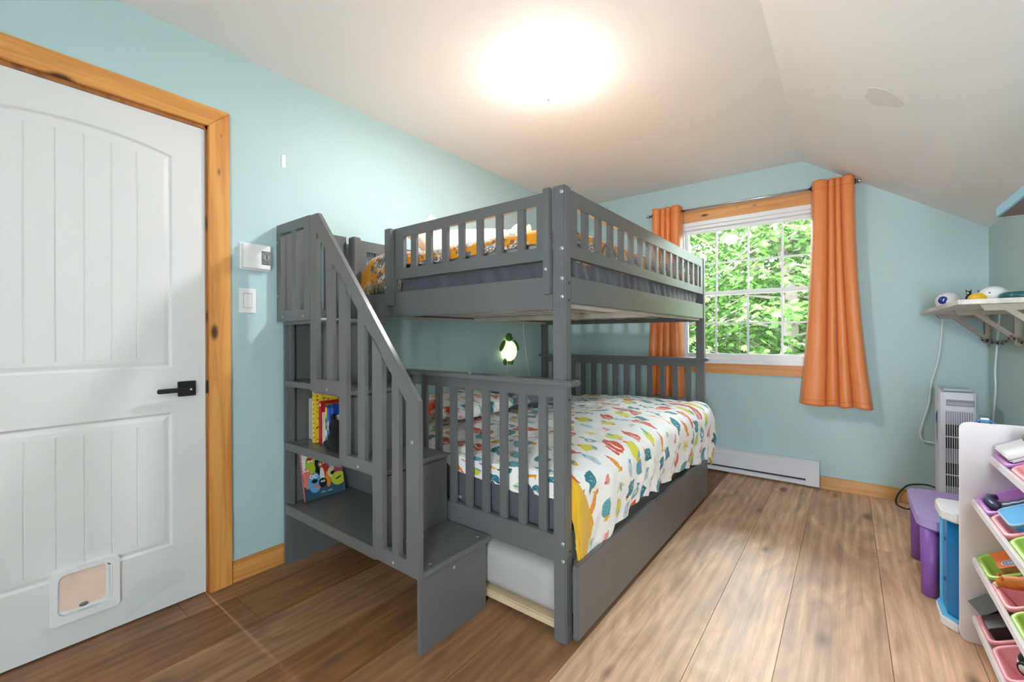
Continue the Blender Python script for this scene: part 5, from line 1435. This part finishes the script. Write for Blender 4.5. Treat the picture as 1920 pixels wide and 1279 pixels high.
def make_bin(tier, k, rgb, label, cat='toy bin'):
    """open tray with rounded corners and a rolled rim; u back, v along the row, n out of the mouth"""
    O, u, v, n = bin_frame(tier, k)
    def P(a, b, c): return O + u * a + v * b + n * c
    def loop(ins, c, r):
        return [P(a, b, c) for a, b in rounded_rect(ins, BIN_L - ins, ins, BIN_W - ins, r, 6)]
    h = BIN_H if tier < 3 else 0.105
    b_ = thing('toy_bin', label, cat, O, 'bins in the white toy organizer')
    bm = bmesh.new()
    loops = [loop(0.0, -0.012, 0.028), loop(0.0, -0.002, 0.028), loop(0.003, 0.0, 0.027), loop(0.011, 0.0, 0.022), loop(0.014, -0.003, 0.020),
             loop(0.032, -h + 0.006, 0.018), loop(0.040, -h + 0.002, 0.014)]
    outer = [loop(0.0, -0.012, 0.028), loop(0.008, -0.012, 0.024), loop(0.028, -h, 0.018)]
    def skin_(ls):
        rings = [[bm.verts.new(p) for p in l] for l in ls]
        for A, B in zip(rings, rings[1:]):
            for i in range(len(A)): bm.faces.new((A[i], A[(i + 1) % len(A)], B[(i + 1) % len(A)], B[i]))
        bm.faces.new(rings[-1])
    skin_(loops); skin_(outer)
    bmesh.ops.remove_doubles(bm, verts=list(bm.verts), dist=0.0002)
    m = simple('bin_plastic_%02x%02x%02x' % rgb, rgb, 0.35)
    o = obj('tray', bm, m, b_, True)
    return b_, P
LIL, PNK, LIM = (196, 132, 208), (240, 156, 164), (172, 212, 92)
bins = {}
for (t, k), (rgb, lab) in {
    (0, 0): (LIL, 'purple toy bin on the top row, against the side panel'), (0, 1): (PNK, 'pink toy bin on the top row'),
    (1, 0): (LIL, 'purple toy bin on the second row, holding a toy sword'), (1, 1): (PNK, 'pink toy bin holding a flat blue lidded box'),
    (1, 2): (LIM, 'lime green toy bin next to the blue box'), (2, 0): (LIM, 'lime green toy bin holding an orange cardboard box'),
    (2, 1): (PNK, 'pink toy bin holding an orange toy tiger'), (2, 2): (LIM, 'lime green toy bin holding an orange dragon toy'),
    (3, 0): (PNK, 'pink toy bin holding a dark box with two grey flaps'), (3, 1): (PNK, 'pink toy bin on the bottom row, holding a black and white ball'),
    (3, 2): (PNK, 'pink toy bin on the bottom row, nearest the viewer')}.items():
    bins[t, k] = make_bin(t, k, rgb, lab)[1]
def BM(t, k, a, b, c):
    """matrix that places local x,y,z along back, row and mouth directions of a bin"""
    O, u, v, n = bin_frame(t, k); p = O + u * a + v * b + n * c
    return Matrix(((u.x, v.x, n.x, p.x), (u.y, v.y, n.y, p.y), (u.z, v.z, n.z, p.z), (0, 0, 0, 1)))
def put(bm, M): bmesh.ops.transform(bm, matrix=M, verts=list(bm.verts))
# white case across the top bin
M = BM(0, 0, 0.09, 0.100, 0.012)
cs = thing('white_case', 'flat white plastic case lying across the purple top bin', 'case', M.translation)
bm = bmesh.new(); box(bm, -0.075, 0.16, -0.085, 0.085, -0.010, 0.014); put(bm, M); obj('case_body', bm, M_VINYL, cs, bev=0.005, seg=3)
bm = bmesh.new(); box(bm, -0.076, 0.161, -0.086, 0.086, 0.0005, 0.003); put(bm, M); obj('case_seam', bm, simple('seam_grey', (150, 150, 152), 0.6), cs)
M = BM(0, 0, 0.14, 0.155, 0.035)
ps = thing('plush_toy', 'small mottled brown soft toy beside the white case', 'soft toy', M.translation)
bm = bmesh.new(); ellipsoid_bm(bm, (0, 0, 0), (0.045, 0.026, 0.03)); ellipsoid_bm(bm, (-0.04, 0.01, 0.02), (0.024, 0.02, 0.02)); put(bm, M)
obj('body', bm, simple('mottled_brown', (140, 126, 84), 0.9, var=0.4, vscale=60), ps, True)
# toy sword: twisted grip, pommel and black sheath
M = BM(1, 0, 0.0, 0.0, -0.030)
swd = thing('toy_sword', 'toy sword with a twisted blue-grey grip in the purple bin', 'toy sword', M.translation)
def seg_pts(p): return [M @ Vector(q) for q in p]
bm = bmesh.new()
pts = [Vector((0.045 + 0.012 * k, 0.078 + 0.002 * k, 0.004)) for k in range(10)]
tube_bm(bm, [M @ p for p in pts], [0.015 + 0.004 * (k % 2) for k in range(10)], 12)
obj('grip', bm, simple('blue_grey_metal', (96, 104, 126), 0.3, metal=0.5), swd, True)
bm = bmesh.new(); tube_bm(bm, [M @ Vector(p) for p in ((0.046, 0.082, 0.004), (0.034, 0.070, 0.012), (0.030, 0.055, 0.024), (0.040, 0.044, 0.030), (0.054, 0.040, 0.026))], [0.017, 0.018, 0.017, 0.015, 0.010], 12); obj('pommel', bm, simple('blue_grey_metal', (96, 104, 126), 0.3, metal=0.5), swd, True)
bm = bmesh.new(); tube_bm(bm, seg_pts([(0.105, 0.115, -0.004), (0.13, 0.11, 0.006), (0.19, 0.105, 0.016), (0.25, 0.10, 0.020)]), [0.012, 0.019, 0.021, 0.016], 12); obj('sheath', bm, simple('black_gloss', (40, 38, 42), 0.25), swd, True)
bm = bmesh.new(); tube_bm(bm, seg_pts([(0.100, 0.125, 0.0), (0.125, 0.105, 0.026), (0.18, 0.095, 0.040), (0.25, 0.09, 0.043)]), [0.006, 0.008, 0.008, 0.006], 8); obj('guard', bm, M_BLACKP, swd, True)
# blue lidded box
M = BM(1, 1, 0.150, 0.092, 0.004)
bb = thing('plastic_box', 'shiny sky blue lidded box in the pink bin', 'plastic box', M.translation)
M_SKY = simple('sky_blue_gloss', (70, 176, 236), 0.12)
bm = bmesh.new(); prism_bm(bm, rounded_rect(-0.115, 0.115, -0.070, 0.066, 0.016), 2, -0.045, 0.0); put(bm, M); obj('box_body', bm, M_SKY, bb)
bm = bmesh.new(); prism_bm(bm, rounded_rect(-0.122, 0.122, -0.077, 0.073, 0.018), 2, 0.0, 0.012); put(bm, M); obj('lid', bm, M_SKY, bb, bev=0.004, seg=3)
bm = bmesh.new(); ring2 = rounded_rect(-0.122, 0.122, -0.077, 0.073, 0.018)
tube_bm(bm, [M @ Vector((x, y, 0.011)) for x, y in ring2 + ring2[:1]], 0.0032, 6, caps=False); obj('lid_edge', bm, simple('pale_blue_edge', (170, 222, 246), 0.2), bb, True)
# orange cardboard box with a round blue badge
M = BM(2, 0, 0.142, 0.098, 0.012)
cb = thing('cardboard_box', 'orange printed cardboard box with a round blue badge in the lime bin', 'box', M.translation)
n, m = 120, 80
c = Canvas(n, m, 0.20, 0.13, (226, 158, 112)); rs = random.Random(12)
c.poly([(0, 0), (.05, 0), (.03, .13), (0, .13)], (232, 120, 52)); c.poly([(.13, 0), (.20, 0), (.20, .05)], (232, 120, 52))
for k in range(14): c.ell(rs.uniform(.02, .19), rs.uniform(.01, .12), rs.uniform(.003, .012), rs.uniform(.002, .006), rs.choice(((150, 96, 60), (196, 120, 74), (236, 186, 140))), rs.random() * 3)
c.poly([(.075, .0), (.10, .0), (.17, .13), (.145, .13)], (238, 176, 132)); c.poly([(.10, .0), (.102, .0), (.172, .13), (.17, .13)], (120, 72, 48))
c.ell(.036, .098, .024, .020, (236, 236, 240)); c.ell(.036, .098, .021, .017, (60, 104, 172)); c.ell(.036, .098, .016, .010, (210, 222, 240))
for q in range(3): c.poly([(.024 + q * .008, .093), (.028 + q * .008, .093), (.029 + q * .008, .103), (.025 + q * .008, .103)], (40, 84, 160))
U, V = np.meshgrid(np.linspace(0, .20, n), np.linspace(0, .13, m))
bm = bmesh.new(); box(bm, -0.10, 0.10, -0.065, 0.065, -0.055, 0.0); put(bm, M); obj('carton', bm, simple('carton_tan', (196, 150, 96), 0.6, var=0.25, vscale=30), cb)
me = grid_mesh('carton_print', np.stack([U - .10, V - .065, np.full_like(U, 0.0008)], -1), c.c); me.transform(M)
link_mesh('carton_print', me, painted('carton_print', 0.45, 0.4), cb)
# orange tiger
M = BM(2, 1, 0.0, 0.0, 0.0)
tg = thing('toy_tiger', 'orange plastic toy tiger lying across the pink bin', 'toy animal', M.translation)
c_or = simple('tiger_orange', (214, 128, 50), 0.55, var=0.25, vscale=45)
bm = bmesh.new()
tube_bm(bm, [M @ Vector(p) for p in ((0.020, 0.050, 0.012), (0.045, 0.062, 0.014), (0.075, 0.070, 0.006), (0.12, 0.085, 0.008), (0.17, 0.10, 0.010), (0.21, 0.11, 0.004))], [0.012, 0.020, 0.019, 0.026, 0.025, 0.014], 14)
for p, q in (((0.085, 0.085, -0.005), (0.080, 0.135, -0.040)), ((0.115, 0.09, -0.008), (0.125, 0.140, -0.040)), ((0.175, 0.105, -0.004), (0.185, 0.150, -0.040)), ((0.20, 0.11, -0.004), (0.225, 0.150, -0.036))):
    a = Vector(p); b_ = Vector(q); tube_bm(bm, [M @ a, M @ a.lerp(b_, .5), M @ b_], [0.014, 0.010, 0.009], 8)
obj('body', bm, c_or, tg, True)
bm = bmesh.new()
for y in (0.040, 0.066): ellipsoid_bm(bm, M @ Vector((0.034, y, 0.030)), (0.006, 0.006, 0.006), None, 10, 8)
obj('ear', bm, c_or, tg, True)
bm = bmesh.new(); ellipsoid_bm(bm, M @ Vector((0.014, 0.048, 0.006)), (0.009, 0.010, 0.008), None, 12, 8); obj('muzzle', bm, simple('tiger_cream', (232, 204, 156), 0.6), tg, True)
M2 = BM(2, 1, 0.07, 0.10, -0.055)
tb = tube('toy_tube', [M2 @ Vector((-0.02, 0.0, 0.0)), M2 @ Vector((0.085, 0.035, 0.004))], 0.016, M_BLACKP, None, 16)
tag(tb, 'short black tube under the orange tiger', 'toy')
# orange dragon toy
M = BM(2, 2, 0.0, 0.0, -0.030)
dg = thing('toy_dragon', 'orange spiky dragon toy in the lime bin nearest the viewer', 'toy animal', M.translation)
bm = bmesh.new(); tube_bm(bm, [M @ Vector(p) for p in ((0.06, 0.045, 0.012), (0.085, 0.06, 0.018), (0.13, 0.085, 0.012), (0.19, 0.11, 0.0))], [0.012, 0.020, 0.027, 0.012], 12)
obj('body', bm, simple('dragon_orange', (222, 98, 36), 0.5, var=0.2, vscale=50), dg, True)
bm = bmesh.new()
for k in range(5): lathe_bm(bm, [(0.007, 0), (0, 0.026)], M @ Vector((0.075 + 0.024 * k, 0.055 + 0.014 * k, 0.030)), (M.to_3x3() @ Vector((-.2, 0, 1))), 8)
obj('back_spikes', bm, simple('dragon_gold', (232, 160, 60), 0.5), dg)
# dark box with two grey flaps
M = BM(3, 0, 0.0, 0.0, 0.0)
bx_ = thing('dark_box', 'dark brown box with two raised grey flaps in the pink bin', 'box', M.translation)
bm = bmesh.new(); box(bm, 0.020, 0.215, 0.040, 0.150, -0.060, 0.022); put(bm, M); obj('box_body', bm, simple('dark_brown_card', (52, 36, 38), 0.5), bx_, bev=0.002)
for y0, y1, tl_ in ((0.036, 0.040, 8), (0.040, 0.044, -6)):
    pass
M_FLAP = simple('grey_foil_flap', (118, 120, 124), 0.4)
for x0, x1, a in ((0.020, 0.082, 9), (0.098, 0.160, -7)):
    bm = bmesh.new(); box(bm, 0, x1 - x0, -0.020, 0.0, 0.0, 0.052)
    put(bm, M @ Matrix.Translation((x0, 0.062, 0.018)) @ Matrix.Rotation(math.radians(16 + a), 4, 'X') @ Matrix.Rotation(math.radians(-a * 1.5), 4, 'Y'))
    obj('flap', bm, M_FLAP, bx_, bev=0.001)
# black and white ball
M = BM(3, 1, 0.088, 0.098, -0.020)
bl_ = thing('toy_ball', 'white toy ball with a black cap and round button in the pink bin', 'toy ball', M.translation)
R_ = 0.046
ax = (M.to_3x3() @ Vector((0.55, 0.25, 0.75))).normalized()
lathe('lower_half', [(R_ * math.sin(a), -R_ * math.cos(a)) for a in [PI * .56 * k / 10 for k in range(11)]], M.translation, M_VINYL, bl_, axis=ax)
lathe('upper_half', [(R_ * 1.01 * math.sin(a), -R_ * 1.01 * math.cos(a)) for a in [PI * (.54 + .46 * k / 10) for k in range(11)]], M.translation, M_BLACKP, bl_, axis=ax)
side = (M.to_3x3() @ Vector((-0.72, 0.55, 0.30))).normalized(); side = (side - ax * side.dot(ax)).normalized()
lathe('button', [(0, 0.006), (0.012, 0.006), (0.0125, 0.004), (0.018, 0.004), (0.0185, -0.004)], M.translation + side * (R_ * 0.96), M_VINYL, bl_, axis=side, seg=24)
lathe('button_ring', [(0.0125, 0.0055), (0.0185, 0.0052), (0.019, -0.004)], M.translation + side * (R_ * 0.96), M_BLACKP, bl_, axis=side, seg=24)
sd2 = (side + ax * .85).normalized()
bm = bmesh.new(); lathe_bm(bm, [(0, 0.0), (0.013, -0.0015), (0.016, -0.004)], M.translation + sd2 * (R_ * 1.03), sd2, 4); obj('yellow_mark', bm, simple('mark_yellow', (226, 196, 50), 0.4), bl_)
M = BM(3, 1, 0.17, 0.135, -0.026)
dn = thing('toy_dinosaur', 'small grey-green dinosaur toy beside the ball', 'toy animal', M.translation)
bm = bmesh.new(); tube_bm(bm, [M @ Vector(p) for p in ((-0.075, 0.012, 0.010), (-0.050, 0.010, 0.016), (-0.01, 0.0, 0.006), (0.04, -0.01, 0.0), (0.08, -0.02, 0.0))], [0.010, 0.017, 0.021, 0.020, 0.006], 12)
for p in ((-0.04, 0.028, -0.018), (0.02, 0.022, -0.02)): ellipsoid_bm(bm, M @ Vector(p), (0.012, 0.016, 0.014), None, 10, 8)
obj('body', bm, simple('dino_grey_green', (104, 122, 116), 0.6, var=0.25, vscale=60), dn, True)
M = BM(3, 2, 0.06, 0.06, -0.020)
bt = thing('toy_shark', 'small blue toy shark in the bottom pink bin nearest the viewer', 'toy animal', M.translation)
bm = bmesh.new(); tube_bm(bm, [M @ Vector(p) for p in ((-0.03, -0.012, 0.006), (0.0, 0.0, 0.008), (0.05, 0.012, 0.004), (0.11, 0.03, 0.0))], [0.004, 0.018, 0.020, 0.005], 12)
lathe_bm(bm, [(0.010, 0), (0, 0.028)], M @ Vector((0.03, 0.008, 0.018)), (M.to_3x3() @ Vector((.3, 0, 1))), 6)
obj('body', bm, simple('shark_blue', (60, 130, 170), 0.5), bt, True)
# little blue and white toy perched on the panel's top edge
bt = thing('toy_car', 'tiny blue and white toy resting on top of the organizer panel', 'toy', (2.64, PY + 0.008, 0.808))
boxes('car_body', [(2.615, 2.662, PY + 0.001, PY + 0.015, 0.811, 0.820)], simple('toy_blue', (40, 120, 190), 0.4), bt, bev=0.003)
boxes('cabin', [(2.628, 2.650, PY + 0.003, PY + 0.013, 0.819, 0.827)], M_VINYL, bt, bev=0.002)
bm = bmesh.new()
for x in (2.624, 2.653): lathe_bm(bm, [(0, -0.0075), (0.0035, -0.0075), (0.0035, 0.0075), (0, 0.0075)], (x, PY + 0.008, 0.8118), (0, 1, 0), 12)
obj('wheels', bm, M_BLACKP, bt)

# plush near the pillow on the top bunk
pb = thing('plush_toy', 'grey-green soft toy with drooping ears on the top bunk', 'soft toy', (0.70, 2.10, 1.56))
M_PG = simple('sage_plush', (150, 165, 140), 0.95, bump=0.4, bscale=90, sheen=0.3)
bm = bmesh.new(); ellipsoid_bm(bm, (0.70, 2.10, 1.63), (0.07, 0.065, 0.085)); ellipsoid_bm(bm, (0.695, 2.09, 1.745), (0.055, 0.055, 0.055)); ellipsoid_bm(bm, (0.685, 2.02, 1.73), (0.03, 0.03, 0.026))
obj('body', bm, M_PG, pb, True)
for s in (-1, 1): ellipsoid('ear', (0.70 + s * 0.06, 2.10 - s * 0.02, 1.725), (0.018, 0.026, 0.060), M_PG, pb, ry(s * 14))

# ================================================================== OUTDOORS
def ground_mat():
    m, nt, b, lk = new_mat('forest_floor')
    tc = nt.nodes.new('ShaderNodeTexCoord'); n = nt.nodes.new('ShaderNodeTexNoise'); n.inputs['Scale'].default_value = 2.5; n.inputs['Detail'].default_value = 8
    lk.new(tc.outputs['Object'], n.inputs['Vector'])
    r = nt.nodes.new('ShaderNodeValToRGB'); r.color_ramp.elements[0].color = L4((48, 38, 30)); r.color_ramp.elements[1].color = L4((104, 84, 72))
    r.color_ramp.elements[0].position = .35; r.color_ramp.elements[1].position = .65
    lk.new(n.outputs['Fac'], r.inputs['Fac']); lk.new(r.outputs['Color'], b.inputs['Base Color']); b.inputs['Roughness'].default_value = 0.95
    return m
U, V = np.meshgrid(np.linspace(-16, 16, 90), np.linspace(Y1 + T + 0.02, 26, 90))
Zg = -1.6 + np.clip((V - 6.0), 0, 30) * 0.27 + 0.25 * noise2(U, V, 0.6, 77)
gm = link_mesh('ground', grid_mesh('ground', np.stack([U, V, Zg], -1)), ground_mat()); structure(gm, 'sloping forest floor outside the window')
def leaf_mat(name, rgb):
    m, nt, b, lk = new_mat(name)
    at = nt.nodes.new('ShaderNodeAttribute'); at.attribute_name = 'pattern'
    lk.new(at.outputs['Color'], b.inputs['Base Color']); b.inputs['Roughness'].default_value = 0.7; b.inputs['Specular IOR Level'].default_value = 0.12
    tr_ = nt.nodes.new('ShaderNodeBsdfTranslucent'); lk.new(at.outputs['Color'], tr_.inputs['Color'])
    mx = nt.nodes.new('ShaderNodeMixShader'); mx.inputs['Fac'].default_value = 0.40
    lk.new(b.outputs['BSDF'], mx.inputs[1]); lk.new(tr_.outputs['BSDF'], mx.inputs[2]); lk.new(mx.outputs['Shader'], nt.nodes['Material Output'].inputs['Surface'])
    return m
M_LEAF = leaf_mat('maple_leaf', None)
M_BARK = simple('grey_bark', (66, 58, 50), 0.9, bump=0.5, bscale=25, var=0.2)
def tree(label, x, y, z0, h, rad, nb, per, seed, cols, name='maple_tree'):
    rs = np.random.RandomState(seed)
    t = thing(name, label, 'tree', (x, y, z0), 'trees outside the window')
    trunk = [(x + 0.12 * math.sin(k * 1.1 + seed), y + 0.1 * math.cos(k * 1.7 + seed), z0 + h * k / 7) for k in range(8)]
    tube('trunk', trunk, [0.14 * (1 - k / 8.5) + 0.015 for k in range(8)], M_BARK, t, 12)
    bm = bmesh.new()
    Vv, Ff, Cc = [], [], []
    for b_ in range(nb):
        f = 0.12 + 0.86 * (b_ + rs.rand()) / nb
        base = np.array([x, y, z0 + h * f]); a = rs.rand() * 2 * PI
        L = rad * (0.55 + 0.6 * rs.rand()) * (1.05 - 0.55 * f)
        tip = base + np.array([math.cos(a) * L, math.sin(a) * L, 0.10 * L - 0.1 + 0.25 * rs.randn()])
        mid = (base + tip) / 2 + np.array([0, 0, 0.14 * L])
        tube_bm(bm, [base, mid, tip], [0.028, 0.016, 0.005], 6)
        n = int(per * (0.6 + 0.8 * rs.rand()))
        tt = 0.25 + 0.8 * rs.rand(n) ** 0.75
        P0 = (1 - tt)[:, None] ** 2 * base + 2 * ((1 - tt) * tt)[:, None] * mid + (tt ** 2)[:, None] * tip
        spread = 0.10 + 0.28 * np.sin(np.clip(tt, 0, 1) * PI * .8)
        P0 = P0 + np.stack([rs.randn(n) * spread, rs.randn(n) * spread, rs.randn(n) * 0.06 - 0.10 * np.abs(rs.randn(n))], -1)
        shade = 0.75 + 0.5 * rs.rand(n)
        col = np.array([lin(cols[k]) for k in rs.randint(0, len(cols), n)]) * shade[:, None]
        az = a + rs.randn(n) * 0.9; droop = 0.25 + 0.35 * rs.rand(n); size = 0.075 + 0.060 * rs.rand(n)
        for i in range(n):
            # palmate leaf: five pointed lobes in a drooping fan
            ca_, sa_ = math.cos(az[i]), math.sin(az[i]); cd, sd = math.cos(droop[i]), math.sin(droop[i])
            ux = np.array([ca_ * cd, sa_ * cd, -sd]); vx = np.array([-sa_, ca_, 0.25 * math.sin(i)]) 
            n0 = len(Vv); Vv.append(P0[i]); Cc.append(col[i])
            for q in range(5):
                an = (q - 2) * 0.27; l = size[i] * (1.0, .92, .66)[abs(q - 2)]
                w = 0.30
                d1 = ux * math.cos(an - w) + vx * math.sin(an - w); d2 = ux * math.cos(an) + vx * math.sin(an); d3 = ux * math.cos(an + w) + vx * math.sin(an + w)
                k0 = len(Vv)
                Vv += [P0[i] + d1 * l * .55, P0[i] + d2 * l - np.array([0, 0, 0.1 * l]), P0[i] + d3 * l * .55]; Cc += [col[i]] * 3
                Ff.append((n0, k0, k0 + 1, k0 + 2))
    obj('branches', bm, M_BARK, t, True)
    me = bpy.data.meshes.new('foliage'); me.from_pydata([tuple(v) for v in Vv], [], Ff)
    at = me.attributes.new('pattern', 'FLOAT_COLOR', 'POINT'); c4 = np.ones((len(Vv), 4), np.float32); c4[:, :3] = np.clip(np.array(Cc), 0, 1); at.data.foreach_set('color', c4.reshape(-1))
    link_mesh('foliage', me, M_LEAF, t)
    return t
G1 = [(54, 80, 32), (64, 92, 40), (47, 72, 30), (74, 101, 48)]; G2 = [(44, 66, 29), (50, 75, 34), (39, 60, 28)]; G3 = [(31, 47, 24), (37, 54, 29)]
tree('bright green maple close to the window, in line with its middle', 1.55, 6.9, -1.5, 4.5, 2.0, 60, 150, 3, G1)
tree('bright green maple partly hidden by the bunk bed', -0.4, 7.6, -1.4, 4.6, 2.0, 60, 130, 8, G1)
tree('green maple beyond the curtain nearer the shelf', 3.3, 7.4, -1.4, 4.6, 2.0, 48, 110, 15, G1)
tree('darker green tree in the woods behind the maples', 0.6, 10.4, -0.2, 3.9, 2.7, 64, 150, 21, G2, 'forest_tree')
tree('dark green tree far back behind the bunk side of the window', -2.6, 10.8, -0.2, 4.0, 2.8, 56, 130, 27, G3, 'forest_tree')
tree('dark green tree far back behind the curtain side', 3.4, 11.2, -0.1, 4.0, 2.8, 56, 130, 31, G2, 'forest_tree')
tree('dark tree deep in the woods up the slope', 0.2, 14.5, 0.6, 4.3, 3.6, 70, 150, 37, G3, 'forest_tree')
tree('dark tree up the slope seen between nearer trunks', -4.5, 15.0, 0.7, 4.4, 3.6, 56, 120, 43, G3, 'forest_tree')
tree('dark tree up the slope behind the curtain side trees', 4.6, 15.2, 0.7, 4.4, 3.6, 56, 120, 47, G3, 'forest_tree')
